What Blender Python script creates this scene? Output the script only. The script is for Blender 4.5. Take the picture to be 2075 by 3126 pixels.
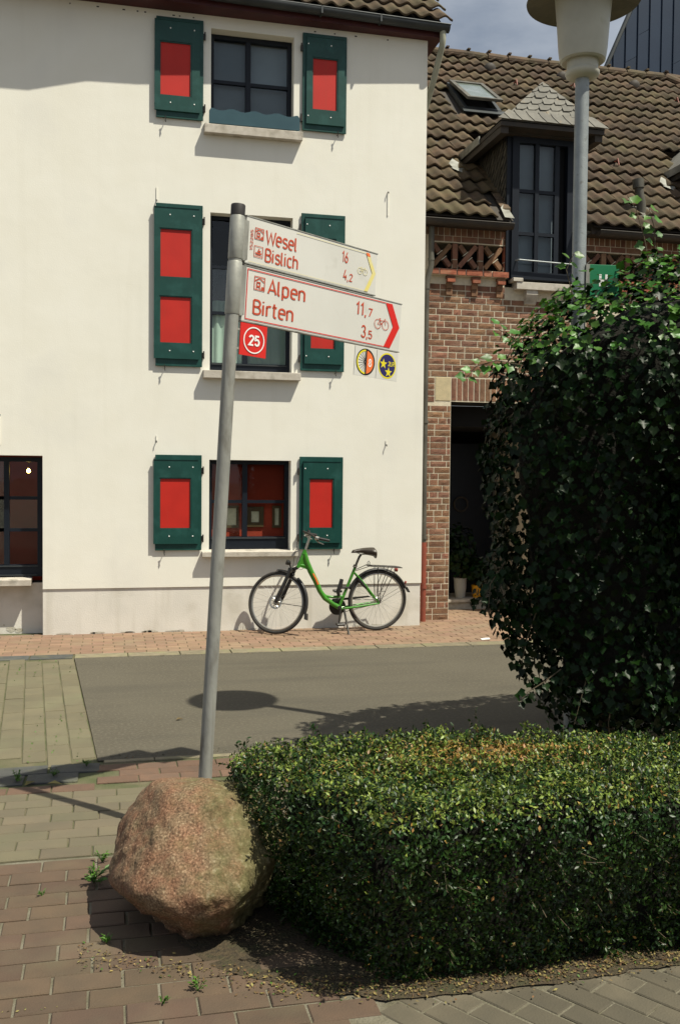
import bpy, bmesh, math, random
import numpy as np
from mathutils import Vector, Matrix, noise, Euler
for o in list(bpy.data.objects): bpy.data.objects.remove(o)
C = bpy.context.scene
COL = C.collection
R = math.radians
random.seed(7); rng = np.random.default_rng(7)

# ---------------------------------------------------------------- camera, sky, sun
# frame: x along the white facade, y into it, z up, ground at 0
cam = bpy.data.objects.new('camera', bpy.data.cameras.new('camera')); COL.objects.link(cam)
cam.matrix_world = (Matrix.Translation((-2.596, -10.998, 1.74)) @ Matrix.Rotation(R(-13.28), 4, 'Z')
                    @ Matrix.Rotation(R(90 - 2.04), 4, 'X') @ Matrix.Rotation(R(.528), 4, 'Z'))
cam.data.sensor_fit = 'HORIZONTAL'; cam.data.sensor_width = 36; cam.data.lens = 3000 / 2075 * 36
cam.data.clip_start = .05; cam.data.clip_end = 1500
C.camera = cam
SUN = Vector((.41, -.39, 1)).normalized()
w = bpy.data.worlds.new('World'); C.world = w; w.use_nodes = True
nt = w.node_tree; N = nt.nodes; L = nt.links; N.clear()
out = N.new('ShaderNodeOutputWorld'); bg = N.new('ShaderNodeBackground'); bg.inputs[1].default_value = .05
sky = N.new('ShaderNodeTexSky'); sky.sky_type = 'NISHITA'; sky.sun_disc = False
sky.sun_elevation = R(60.5); sky.sun_rotation = R(133.6); sky.air_density = 1.2; sky.dust_density = 2.0
tc = N.new('ShaderNodeTexCoord'); mp = N.new('ShaderNodeMapping'); mp.inputs['Scale'].default_value = (1, 1, 2.6); mp.inputs['Location'].default_value = (.9, .35, 0)
nz = N.new('ShaderNodeTexNoise'); nz.inputs['Scale'].default_value = 2.3; nz.inputs['Detail'].default_value = 7; nz.inputs['Roughness'].default_value = .55
cr = N.new('ShaderNodeValToRGB'); cr.color_ramp.elements[0].position = .30; cr.color_ramp.elements[1].position = .62
mx = N.new('ShaderNodeMixRGB'); mx.inputs[2].default_value = (9.6, 10.2, 11.0, 1)
ml = N.new('ShaderNodeMath'); ml.operation = 'MULTIPLY'; ml.inputs[1].default_value = .85
L.new(tc.outputs['Generated'], mp.inputs[0]); L.new(mp.outputs[0], nz.inputs[0]); L.new(nz.outputs[0], cr.inputs[0])
L.new(cr.outputs[0], ml.inputs[0]); L.new(ml.outputs[0], mx.inputs[0]); L.new(sky.outputs[0], mx.inputs[1])
L.new(mx.outputs[0], bg.inputs[0]); L.new(bg.outputs[0], out.inputs[0])
sl = bpy.data.lights.new('sun', 'SUN'); sl.energy = 5.0; sl.angle = R(.53); sl.color = (1, .952, .80)
so = bpy.data.objects.new('sun', sl); COL.objects.link(so); so.rotation_euler = SUN.to_track_quat('Z', 'Y').to_euler()
C.view_settings.view_transform = 'Standard'; C.view_settings.look = 'None'
C.view_settings.exposure = .42; C.view_settings.gamma = 1; C.view_settings.use_curve_mapping = False

# ---------------------------------------------------------------- materials
def mat(name, base, rough=.7, base2=None, scale=8, bump=0, bscale=60, metal=0, spec=.4, rnd=0, hue=0,
        dirt=None, dscale=1.5, dlo=.5, dhi=.75, detail=6, dist=.01, stretch=None, trans=0, coat=0, b2=0, b2scale=8):
    m = bpy.data.materials.new(name); m.use_nodes = True
    n = m.node_tree.nodes; l = m.node_tree.links; p = n['Principled BSDF']
    p.inputs['Roughness'].default_value = rough; p.inputs['Metallic'].default_value = metal
    p.inputs['Specular IOR Level'].default_value = spec
    if coat: p.inputs['Coat Weight'].default_value = coat; p.inputs['Coat Roughness'].default_value = .15
    geo = n.new('ShaderNodeNewGeometry'); pos = geo.outputs['Position']
    if stretch:
        mp = n.new('ShaderNodeMapping'); mp.inputs['Scale'].default_value = stretch; l.new(pos, mp.inputs[0]); pos = mp.outputs[0]
    def noi(s, d=detail):
        t = n.new('ShaderNodeTexNoise'); t.inputs['Scale'].default_value = s; t.inputs['Detail'].default_value = d
        l.new(pos, t.inputs['Vector']); return t
    c = None
    rgb = n.new('ShaderNodeRGB'); rgb.outputs[0].default_value = (*base, 1); c = rgb.outputs[0]
    if base2:
        t = noi(scale); r = n.new('ShaderNodeValToRGB'); r.color_ramp.elements[0].position = .35; r.color_ramp.elements[1].position = .65
        l.new(t.outputs[0], r.inputs[0]); mxn = n.new('ShaderNodeMixRGB'); l.new(r.outputs[0], mxn.inputs[0]); l.new(c, mxn.inputs[1])
        mxn.inputs[2].default_value = (*base2, 1); c = mxn.outputs[0]
    if dirt:
        t = noi(dscale); r = n.new('ShaderNodeValToRGB'); r.color_ramp.elements[0].position = dlo; r.color_ramp.elements[1].position = dhi
        l.new(t.outputs[0], r.inputs[0]); mxn = n.new('ShaderNodeMixRGB'); l.new(r.outputs[0], mxn.inputs[0]); l.new(c, mxn.inputs[1])
        mxn.inputs[2].default_value = (*dirt, 1); c = mxn.outputs[0]
    if rnd or hue:
        oi = n.new('ShaderNodeObjectInfo'); at = n.new('ShaderNodeAttribute'); at.attribute_name = 'rnd'
        ad = n.new('ShaderNodeMath'); ad.operation = 'ADD'; l.new(oi.outputs['Random'], ad.inputs[0]); l.new(at.outputs['Fac'], ad.inputs[1])
        fr = n.new('ShaderNodeMath'); fr.operation = 'FRACT'; l.new(ad.outputs[0], fr.inputs[0])
        hs = n.new('ShaderNodeHueSaturation'); mr = n.new('ShaderNodeMapRange'); l.new(fr.outputs[0], mr.inputs[0])
        mr.inputs[3].default_value = 1 - rnd; mr.inputs[4].default_value = 1 + rnd
        l.new(mr.outputs[0], hs.inputs['Value'])
        if hue:
            m7 = n.new('ShaderNodeMath'); m7.operation = 'MULTIPLY'; m7.inputs[1].default_value = 7.3; l.new(fr.outputs[0], m7.inputs[0])
            f7 = n.new('ShaderNodeMath'); f7.operation = 'FRACT'; l.new(m7.outputs[0], f7.inputs[0])
            mr2 = n.new('ShaderNodeMapRange'); l.new(f7.outputs[0], mr2.inputs[0]); mr2.inputs[3].default_value = .5 - hue; mr2.inputs[4].default_value = .5 + hue
            l.new(mr2.outputs[0], hs.inputs['Hue'])
        l.new(c, hs.inputs['Color']); c = hs.outputs[0]
    l.new(c, p.inputs['Base Color'])
    if bump:
        t = noi(bscale, 4); b = n.new('ShaderNodeBump'); b.inputs['Strength'].default_value = bump; b.inputs['Distance'].default_value = dist
        l.new(t.outputs[0], b.inputs['Height']); nrm = b.outputs[0]
        if b2:
            t2 = noi(b2scale, 3); bb = n.new('ShaderNodeBump'); bb.inputs['Strength'].default_value = b2; bb.inputs['Distance'].default_value = .03
            l.new(t2.outputs[0], bb.inputs['Height']); l.new(nrm, bb.inputs['Normal']); nrm = bb.outputs[0]
        l.new(nrm, p.inputs['Normal'])
    if trans:
        o = n['Material Output']; tr = n.new('ShaderNodeBsdfTranslucent'); ms = n.new('ShaderNodeMixShader'); ms.inputs[0].default_value = trans
        l.new(c, tr.inputs[0]); l.new(p.outputs[0], ms.inputs[1]); l.new(tr.outputs[0], ms.inputs[2]); l.new(ms.outputs[0], o.inputs[0])
    return m
def glass_mat():
    m = bpy.data.materials.new('window_glass'); m.use_nodes = True; n = m.node_tree.nodes; l = m.node_tree.links
    n.remove(n['Principled BSDF']); tr = n.new('ShaderNodeBsdfTransparent'); tr.inputs[0].default_value = (.93, .95, .94, 1)
    gl = n.new('ShaderNodeBsdfGlossy'); gl.inputs['Roughness'].default_value = .02
    fr = n.new('ShaderNodeFresnel'); fr.inputs[0].default_value = 1.55
    tn = n.new('ShaderNodeTexNoise'); tn.inputs['Scale'].default_value = 1.5; g = n.new('ShaderNodeNewGeometry'); l.new(g.outputs['Position'], tn.inputs[0])
    b = n.new('ShaderNodeBump'); b.inputs['Strength'].default_value = .08; l.new(tn.outputs[0], b.inputs['Height']); l.new(b.outputs[0], gl.inputs['Normal'])
    ms = n.new('ShaderNodeMixShader'); l.new(fr.outputs[0], ms.inputs[0]); l.new(tr.outputs[0], ms.inputs[1]); l.new(gl.outputs[0], ms.inputs[2])
    l.new(ms.outputs[0], n['Material Output'].inputs[0]); return m
def emit_mat(name, col, s):
    m = bpy.data.materials.new(name); m.use_nodes = True; p = m.node_tree.nodes['Principled BSDF']
    p.inputs['Emission Color'].default_value = (*col, 1); p.inputs['Emission Strength'].default_value = s; return m
M = {}
M['render'] = mat('white_render', (.735, .712, .63), .92, (.76, .74, .665), 2.2, .18, 75, dirt=(.64, .62, .56), dscale=1.1, dlo=.55, dhi=.85, dist=.006, b2=.06, b2scale=5)
M['plinth'] = mat('plinth_render', (.60, .575, .52), .92, (.66, .63, .57), 2.6, .35, 70, dirt=(.45, .42, .35), dscale=2.2, dlo=.55, dhi=.8, dist=.006)
M['stain'] = mat('old_plaster', (.38, .35, .28), .95, (.5, .47, .4), 9, .5, 60)
M['green'] = mat('dark_green_paint', (.003, .042, .034), .45, (.004, .050, .040), 5, .1, 160, dist=.002, dirt=(.012, .07, .06), dscale=9)
M['red'] = mat('red_paint', (.47, .014, .006), .55, (.42, .012, .005), 4, .08, 200, dist=.002)
M['screw'] = mat('screw_head', (.8, .8, .78), .3)
M['iron'] = mat('black_iron', (.03, .032, .03), .45, (.06, .05, .04), 30, .2, 120, metal=.3)
M['frame'] = mat('navy_frame', (.006, .009, .015), .45, (.008, .011, .018), 7, .05, 90, spec=.25)
M['glass'] = glass_mat()
M['sill'] = mat('sill_stone', (.50, .46, .40), .85, (.40, .36, .30), 12, .3, 130, dirt=(.22, .2, .16), dscale=7, dlo=.55, dhi=.75)
M['oxblood'] = mat('oxblood_boards', (.060, .010, .010), .6, (.045, .008, .009), 6, .1, 50)
M['gutter'] = mat('grey_gutter', (.030, .036, .040), .55, (.045, .05, .052), 5, .1, 60, metal=.2)
M['brownpipe'] = mat('weathered_pipe', (.10, .095, .075), .55, (.06, .055, .045), 6, .1, 70)
M['creampipe'] = mat('cream_pipe', (.36, .36, .28), .55, (.27, .27, .2), 9, .1, 70)
M['redpipe'] = mat('red_standpipe', (.24, .055, .03), .6, (.18, .045, .028), 9)
M['tile'] = mat('roof_tile', (.102, .069, .040), .9, (.060, .043, .029), 7, .5, 120, rnd=.26, hue=.012, dirt=(.088, .072, .036), dscale=3.5, dlo=.45, dhi=.75)
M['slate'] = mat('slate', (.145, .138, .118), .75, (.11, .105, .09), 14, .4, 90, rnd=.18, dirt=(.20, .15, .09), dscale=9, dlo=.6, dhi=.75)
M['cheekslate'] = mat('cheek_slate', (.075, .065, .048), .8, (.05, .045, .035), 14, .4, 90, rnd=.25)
M['zinc'] = mat('zinc_flashing', (.15, .15, .13), .55, (.3, .3, .27), 6, .1, 60, metal=.3)
M['soffit'] = mat('dark_soffit', (.030, .026, .022), .7, (.045, .034, .025), 6, .1, 50)
M['brick'] = mat('brown_brick', (.225, .112, .064), .9, (.155, .078, .047), 18, .6, 90, rnd=.24, hue=.012, dirt=(.25, .15, .095), dscale=6, dlo=.5, dhi=.75)
M['rbrick'] = mat('red_brick', (.33, .105, .055), .88, (.25, .075, .042), 18, .4, 90, rnd=.2, dirt=(.3, .15, .09), dscale=8)
M['mortar'] = mat('mortar', (.62, .55, .42), .95, (.52, .46, .35), 20, .4, 120)
M['sandstone'] = mat('sandstone', (.50, .415, .255), .9, (.43, .36, .225), 20, .3, 100)
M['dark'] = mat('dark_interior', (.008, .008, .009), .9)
M['bluemetal'] = mat('blue_metal', (.006, .017, .040), .5, (.008, .021, .046), 2, .05, 20, metal=.25, rnd=.1)
M['asphalt'] = mat('asphalt', (.088, .078, .056), .93, (.076, .067, .048), 1.3, .9, 260, dirt=(.105, .093, .068), dscale=45, dlo=.5, dhi=.62, dist=.004)
M['far_paver'] = mat('far_brick_paver', (.235, .150, .098), .9, (.20, .13, .085), 6, .4, 90, rnd=.13, hue=.008, dirt=(.22, .165, .11), dscale=2)
M['red_paver'] = mat('red_brown_paver', (.094, .062, .040), .88, (.078, .054, .036), 9, .6, 140, rnd=.13, hue=.010, dirt=(.105, .085, .052), dscale=3.2, dlo=.5, dhi=.8, dist=.004)
M['strip_paver'] = mat('red_strip_paver', (.135, .080, .052), .88, (.11, .07, .048), 9, .5, 120, rnd=.15)
M['beige_paver'] = mat('beige_paver', (.130, .110, .070), .9, (.115, .10, .066), 7, .6, 140, rnd=.13, hue=.012, dirt=(.115, .105, .065), dscale=2.5, dist=.004)
M['olive_paver'] = mat('olive_paver', (.140, .122, .075), .9, (.122, .108, .068), 5, .5, 140, rnd=.08, dirt=(.14, .135, .08), dscale=2)
M['grey_paver'] = mat('grey_paver', (.088, .076, .052), .9, (.075, .066, .046), 7, .6, 140, rnd=.1, dirt=(.13, .11, .075), dscale=3, dist=.004)
M['kerb'] = mat('pale_kerb', (.21, .18, .12), .92, (.15, .13, .085), 12, .6, 120, rnd=.12, dirt=(.2, .19, .1), dscale=5)
M['dkerb'] = mat('dark_kerb', (.075, .078, .072), .8, (.055, .058, .056), 12, .5, 120, rnd=.15, dirt=(.12, .12, .07), dscale=5)
M['bed'] = mat('joint_sand', (.135, .115, .07), .98, (.08, .085, .04), 6, .8, 120, dirt=(.05, .07, .02), dscale=2.2, dlo=.5, dhi=.7)
M['pbed'] = mat('pale_joint_sand', (.17, .155, .115), .98, (.11, .10, .065), 10, .8, 120)
M['land'] = mat('land', (.12, .105, .08), .95, (.1, .09, .07), .5, .3, 20)
M['soil'] = mat('soil', (.040, .031, .019), .98, (.075, .055, .030), 45, 1, 90, dirt=(.045, .048, .02), dscale=12, dist=.015)
M['galv'] = mat('galvanised_steel', (.30, .30, .27), .62, (.23, .23, .21), 9, .2, 60, metal=.2, dirt=(.13, .12, .10), dscale=14, dlo=.55, dhi=.75, stretch=(1, 1, .35))
M['galv2'] = mat('galvanised_sleeve', (.36, .36, .32), .5, (.28, .28, .25), 14, .08, 60, metal=.3)
M['capm'] = mat('black_cap', (.025, .022, .02), .6)
M['signw'] = mat('sign_white', (.58, .57, .53), .45, (.54, .53, .49), 3, dirt=(.44, .43, .38), dscale=9, dlo=.6, dhi=.85)
M['signr'] = mat('sign_rust_red', (.46, .060, .022), .5)
M['signr2'] = mat('sign_red', (.56, .018, .012), .45)
M['faded'] = mat('faded_yellow', (.66, .56, .16), .5, (.58, .56, .42), 16)
M['fadedpale'] = mat('faded_pale_yellow', (.62, .57, .36), .5)
M['orange'] = mat('orange', (.72, .15, .035), .5); M['yellow'] = mat('yellow', (.65, .56, .02), .5)
M['navy'] = mat('navy', (.020, .018, .10), .5); M['black'] = mat('black', (.012, .011, .01), .5)
M['white'] = mat('white', (.75, .74, .72), .5)
M['lampbody'] = mat('lamp_cream_plastic', (.42, .41, .34), .42, (.36, .35, .29), 6, dirt=(.30, .29, .2), dscale=5, dlo=.6)
M['lamphat'] = mat('lamp_hat', (.085, .08, .045), .6, (.06, .058, .035), 12, .2, 60)
M['lamppole'] = mat('lamp_pole', (.27, .295, .30), .5, (.22, .24, .245), 14, .15, 120, metal=.3, dirt=(.16, .16, .15), dscale=24, dlo=.6, dhi=.75)
M['hgreen'] = mat('sign_green', (.005, .15, .06), .45)
M['bikegreen'] = mat('bike_green_paint', (.040, .23, .014), .38, (.05, .20, .02), 12, coat=.25, spec=.45, dirt=(.07, .12, .03), dscale=18, dlo=.6, dhi=.8)
M['tyre'] = mat('tyre_rubber', (.022, .021, .019), .75, (.035, .032, .028), 30)
M['alu'] = mat('brushed_alloy', (.42, .41, .37), .35, metal=.8)
M['chrome'] = mat('spoke_steel', (.30, .30, .28), .5, metal=.4)
M['bplastic'] = mat('black_plastic', (.022, .021, .020), .38)
M['saddle'] = mat('saddle_leather', (.030, .022, .015), .42, (.045, .035, .025), 12)
M['tail'] = mat('tail_light_red', (.25, .02, .01), .3)
M['bark'] = mat('ivy_stem', (.11, .085, .05), .9, (.07, .055, .035), 20, .5, 80)
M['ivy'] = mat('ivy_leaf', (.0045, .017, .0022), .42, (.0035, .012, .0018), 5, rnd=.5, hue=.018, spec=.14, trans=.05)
M['ivyyounglit'] = mat('young_lit_ivy_leaf', (.065, .175, .018), .42, (.040, .115, .012), 5, rnd=.35, hue=.015, spec=.35, trans=.22)  # brighter leaf colour, standing in for sunlight on the bush top and glints
M['hedge'] = mat('hedge_leaf', (.019, .048, .006), .42, (.012, .032, .005), 7, rnd=.5, hue=.022, spec=.35, trans=.14)
M['hedgedry'] = mat('dry_hedge_leaf', (.24, .13, .03), .5, (.30, .19, .05), 14, rnd=.45, hue=.02, trans=.2)
M['hedgenewlit'] = mat('new_sunlit_hedge_leaf', (.19, .25, .040), .42, (.12, .17, .03), 9, rnd=.35, hue=.015, trans=.25)  # new growth, its bright colour also standing in for sun on the hedge top
M['core'] = mat('unlit_core', (.004, .005, .002), .98, (.008, .006, .003), 20, 1, 60)  # near black: the shade inside hedge and ivy put into the colour
M['weed'] = mat('weed_leaf', (.07, .16, .02), .5, (.05, .12, .015), 20, rnd=.3, trans=.25)
M['litter'] = mat('leaf_litter', (.13, .075, .025), .8, (.07, .045, .02), 20, rnd=.5, hue=.02)
M['straw'] = mat('straw_litter', (.22, .17, .055), .8, (.15, .12, .045), 20, rnd=.4, hue=.02)
M['yellowpot'] = mat('yellow_glaze', (.62, .30, .012), .4); M['palepot'] = mat('pale_pot', (.33, .33, .31), .6)
M['paper'] = mat('paper', (.8, .79, .76), .7)
M['clothteal'] = mat('teal_curtain', (.40, .52, .44), .9, (.34, .46, .39), 3, stretch=(6, 1, .4))
M['clothgrey'] = mat('grey_blind', (.20, .25, .29), .9, (.17, .215, .25), 3)
M['wallred'] = mat('red_interior_wall', (.36, .045, .018), .85, (.30, .038, .015), 4)
M['paint_a'] = mat('picture_print', (.55, .53, .38), .6, (.4, .4, .28), 18); M['picframe'] = mat('picture_frame', (.07, .045, .015), .5)
M['teal'] = mat('teal_board', (.015, .055, .075), .5, (.02, .065, .085), 6, .1, 80)
M['boulder'] = None

def streaks(m, col, amt, scl=(7, 7, .45), lo=.55, hi=.78):
    n = m.node_tree.nodes; l = m.node_tree.links; p = n['Principled BSDF']; src = p.inputs['Base Color'].links[0].from_socket
    g_ = n.new('ShaderNodeNewGeometry'); mp_ = n.new('ShaderNodeMapping'); mp_.inputs['Scale'].default_value = scl; l.new(g_.outputs['Position'], mp_.inputs[0])
    t = n.new('ShaderNodeTexNoise'); t.inputs['Scale'].default_value = 1; t.inputs['Detail'].default_value = 5; l.new(mp_.outputs[0], t.inputs[0])
    r_ = n.new('ShaderNodeValToRGB'); r_.color_ramp.elements[0].position = lo; r_.color_ramp.elements[1].position = hi; r_.color_ramp.elements[1].color = (amt, amt, amt, 1); l.new(t.outputs[0], r_.inputs[0])
    x_ = n.new('ShaderNodeMixRGB'); l.new(r_.outputs[0], x_.inputs[0]); l.new(src, x_.inputs[1]); x_.inputs[2].default_value = (*col, 1); l.new(x_.outputs[0], p.inputs['Base Color'])
streaks(M['render'], (.54, .51, .42), .14); streaks(M['plinth'], (.36, .33, .25), .45); streaks(M['asphalt'], (.055, .050, .038), .5, (.5, 3, 1), .5, .7); streaks(M['galv'], (.12, .11, .09), .5, (30, 30, 1.5)); streaks(M['green'], (.02, .06, .05), .35, (40, 40, 2)); streaks(M['red'], (.36, .03, .012), .35, (40, 40, 2))

# ---------------------------------------------------------------- helpers
def tag(o, label=None, cat=None, group=None, kind=None):
    if label: o['label'] = label
    if cat: o['category'] = cat
    if group: o['group'] = group
    if kind: o['kind'] = kind
    return o
def empty(name, loc=(0, 0, 0), rz=0, parent=None):
    o = bpy.data.objects.new(name, None); COL.objects.link(o); o.location = loc; o.rotation_euler = (0, 0, rz); o.empty_display_size = .1
    if parent: o.parent = parent
    return o
def link(name, me, parent=None, loc=(0, 0, 0), rot=(0, 0, 0), scale=(1, 1, 1)):
    o = bpy.data.objects.new(name, me); COL.objects.link(o); o.location = loc; o.rotation_euler = rot; o.scale = scale
    if parent: o.parent = parent
    return o
class MB:
    def __init__(s): s.v = []; s.f = []; s.r = []; s.sm = False
    def add(s, vs, fs, r=0.):
        b = len(s.v); s.v += [tuple(v) for v in vs]; s.f += [tuple(i + b for i in f) for f in fs]; s.r += [r] * len(vs); return s
    def box(s, x0, x1, y0, y1, z0, z1, mtx=None, r=0.):
        vs = [Vector((x, y, z)) for x in (x0, x1) for y in (y0, y1) for z in (z0, z1)]
        if mtx: vs = [mtx @ v for v in vs]
        return s.add(vs, [(0, 1, 3, 2), (4, 6, 7, 5), (0, 4, 5, 1), (2, 3, 7, 6), (0, 2, 6, 4), (1, 5, 7, 3)], r)
    def tube(s, pts, rad, seg=8, cap=True, flat=1.):
        pts = [Vector(p) for p in pts]; n = len(pts)
        rads = rad if isinstance(rad, (list, tuple)) else [rad] * n
        vs = []; up = None
        for i, p in enumerate(pts):
            d = (pts[min(i + 1, n - 1)] - pts[max(i - 1, 0)]).normalized()
            if up is None:
                up = Vector((0, 0, 1)) if abs(d.z) < .9 else Vector((0, 1, 0))
            a = d.cross(up)
            if a.length < 1e-5: a = d.orthogonal()
            a.normalize(); b = a.cross(d).normalized(); up = b
            for k in range(seg):
                t = 2 * math.pi * k / seg; vs.append(p + a * math.cos(t) * rads[i] * flat + b * math.sin(t) * rads[i])
        fs = [(i * seg + k, i * seg + (k + 1) % seg, (i + 1) * seg + (k + 1) % seg, (i + 1) * seg + k) for i in range(n - 1) for k in range(seg)]
        if cap: fs += [tuple(range(seg - 1, -1, -1)), tuple((n - 1) * seg + k for k in range(seg))]
        return s.add(vs, fs)
    def ring(s, c, rad, r, axis='y', seg=40, a0=0, a1=360, sy=1., sub=8):
        full = abs(a1 - a0) >= 360
        pts = []
        for i in range(seg + (0 if full else 1)):
            t = R(a0 + (a1 - a0) * i / seg)
            if axis == 'y': pts.append((c[0] + rad * math.cos(t), c[1], c[2] + rad * math.sin(t)))
            elif axis == 'z': pts.append((c[0] + rad * math.cos(t), c[1] + rad * math.sin(t), c[2]))
        if not full: return s.tube(pts, r, sub)
        n = len(pts); vs = []
        for i, p in enumerate(pts):
            t = R(a0 + (a1 - a0) * i / seg); rd = Vector((math.cos(t), 0, math.sin(t))) if axis == 'y' else Vector((math.cos(t), math.sin(t), 0))
            ax = Vector((0, 1, 0)) if axis == 'y' else Vector((0, 0, 1))
            for k in range(sub):
                q = 2 * math.pi * k / sub; vs.append(Vector(p) + rd * math.cos(q) * r + ax * math.sin(q) * r * sy)
        fs = [(i * sub + k, i * sub + (k + 1) % sub, ((i + 1) % n) * sub + (k + 1) % sub, ((i + 1) % n) * sub + k) for i in range(n) for k in range(sub)]
        return s.add(vs, fs)
    def lathe(s, prof, c=(0, 0, 0), seg=32, mtx=None):
        vs = [Vector((c[0] + r * math.cos(2 * math.pi * k / seg), c[1] + r * math.sin(2 * math.pi * k / seg), c[2] + z)) for r, z in prof for k in range(seg)]
        if mtx: vs = [mtx @ v for v in vs]
        n = len(prof); fs = [(i * seg + k, i * seg + (k + 1) % seg, (i + 1) * seg + (k + 1) % seg, (i + 1) * seg + k) for i in range(n - 1) for k in range(seg)]
        fs += [tuple(range(seg - 1, -1, -1)), tuple((n - 1) * seg + k for k in range(seg))]
        return s.add(vs, fs)
    def prism(s, poly, y0, y1, r=0.):          # poly in (x,z), extruded along y; y0 is the front
        n = len(poly); vs = [(x, y0, z) for x, z in poly] + [(x, y1, z) for x, z in poly]
        return s.add(vs, [tuple(range(n)), tuple(range(2 * n - 1, n - 1, -1))] + [(i, i + n, (i + 1) % n + n, (i + 1) % n) for i in range(n)], r)
    def quad(s, *vs, r=0.): return s.add(vs, [tuple(range(len(vs)))], r)
    def mesh(s, name, m, smooth=False):
        me = bpy.data.meshes.new(name); me.from_pydata(s.v, [], s.f)
        if any(s.r):
            a = me.attributes.new('rnd', 'FLOAT', 'POINT'); a.data.foreach_set('value', s.r)
        b = bmesh.new(); b.from_mesh(me); bmesh.ops.recalc_face_normals(b, faces=b.faces); b.to_mesh(me); b.free()
        me.materials.append(M[m] if isinstance(m, str) else m)
        if smooth:
            me.polygons.foreach_set('use_smooth', [True] * len(me.polygons))
            try: me.set_sharp_from_angle(angle=R(40))
            except Exception: pass
        return me
    def build(s, name, m, parent=None, loc=(0, 0, 0), rot=(0, 0, 0), smooth=False, bevel=0):
        me = s.mesh(name, m, smooth)
        if bevel:
            b = bmesh.new(); b.from_mesh(me); bmesh.ops.bevel(b, geom=list(b.edges), offset=bevel, segments=1, affect='EDGES'); b.to_mesh(me); b.free()
        return link(name, me, parent, loc, rot)
def soup(name, tv, tf, pos, mats3, scl, m, rndv=None, parent=None, extra=None):
    """many small leaves as one mesh: template verts/faces, positions, rotation matrices, scales"""
    tv = np.asarray(tv, float); n = len(pos); k = len(tv)
    V = np.einsum('nij,kj->nki', mats3, tv) * np.asarray(scl)[:, None, None] + np.asarray(pos)[:, None, :]
    V = V.reshape(-1, 3)
    lens = np.array([len(f) for f in tf]); flat = np.concatenate([np.array(f) for f in tf])
    LI = (flat[None, :] + (np.arange(n) * k)[:, None]).ravel(); LS = np.tile(lens, n)
    me = bpy.data.meshes.new(name); me.vertices.add(len(V)); me.vertices.foreach_set('co', V.astype(np.float32).ravel())
    me.loops.add(len(LI)); me.loops.foreach_set('vertex_index', LI.astype(np.int32))
    me.polygons.add(len(LS)); me.polygons.foreach_set('loop_start', np.concatenate([[0], np.cumsum(LS)[:-1]]).astype(np.int32))
    try: me.polygons.foreach_set('loop_total', LS.astype(np.int32))
    except Exception: pass
    me.update(calc_edges=True)
    a = me.attributes.new('rnd', 'FLOAT', 'POINT'); rv = rng.random(n) if rndv is None else rndv
    a.data.foreach_set('value', np.repeat(rv, k).astype(np.float32))
    for mm in (m if isinstance(m, (list, tuple)) else [m]): me.materials.append(M[mm])
    if extra is not None: me.polygons.foreach_set('material_index', np.repeat(extra, len(tf)).astype(np.int32))
    o = link(name, me, parent); return o
def frames(nrm, spin=None, jitter=.5):
    """rotation matrices whose local z follows the (jittered) normals"""
    n = len(nrm); z = nrm + rng.normal(0, jitter, (n, 3)); z /= np.linalg.norm(z, axis=1)[:, None]
    h = rng.normal(0, 1, (n, 3)) if spin is None else spin + rng.normal(0, .35, (n, 3))
    y = h - z * np.sum(h * z, 1)[:, None]; y /= np.linalg.norm(y, axis=1)[:, None] + 1e-9
    x = np.cross(y, z); return np.stack([x, y, z], 2)
def clip(poly, half):
    for (a, b, c) in half:                      # keep a*x+b*y<=c
        outp = []
        for i in range(len(poly)):
            p, q = poly[i], poly[(i + 1) % len(poly)]; dp = a * p[0] + b * p[1] - c; dq = a * q[0] + b * q[1] - c
            if dp <= 0: outp.append(p)
            if (dp < 0) != (dq < 0) and dp != dq:
                t = dp / (dp - dq); outp.append((p[0] + (q[0] - p[0]) * t, p[1] + (q[1] - p[1]) * t))
        poly = outp
        if len(poly) < 3: return []
    return poly
def halfs(poly):                                # ccw polygon -> half planes
    h = []
    for i in range(len(poly)):
        (x0, y0), (x1, y1) = poly[i], poly[(i + 1) % len(poly)]; a, b = (y1 - y0), -(x1 - x0); h.append((a, b, a * x0 + b * y0))
    return h
def jit(a): return random.uniform(-a, a)

# ---------------------------------------------------------------- ground
g = MB(); g.quad((-300, -300, -.06), (300, -300, -.06), (300, 300, -.06), (-300, 300, -.06)); tag(g.build('ground', 'land'), kind='structure')
road = MB(); nx, ny = 80, 6
for i in range(nx):
    for j in range(ny):
        def pt(a, b):
            y = -4.90 + 3.49 * b / ny; xl = -2.905 + .25 * (1 - (y + 1.41 + 3.49 - 0) / 3.49 * 1) if True else 0
            xl = -2.905 + .25 * ((-1.41 - y) / 3.49); x = xl + (60 - xl) * (a / nx) ** 2
            return (x, y, .0)
        road.quad(pt(i, j), pt(i + 1, j), pt(i + 1, j + 1), pt(i, j + 1))
tag(road.build('road', 'asphalt'), kind='structure')

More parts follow.
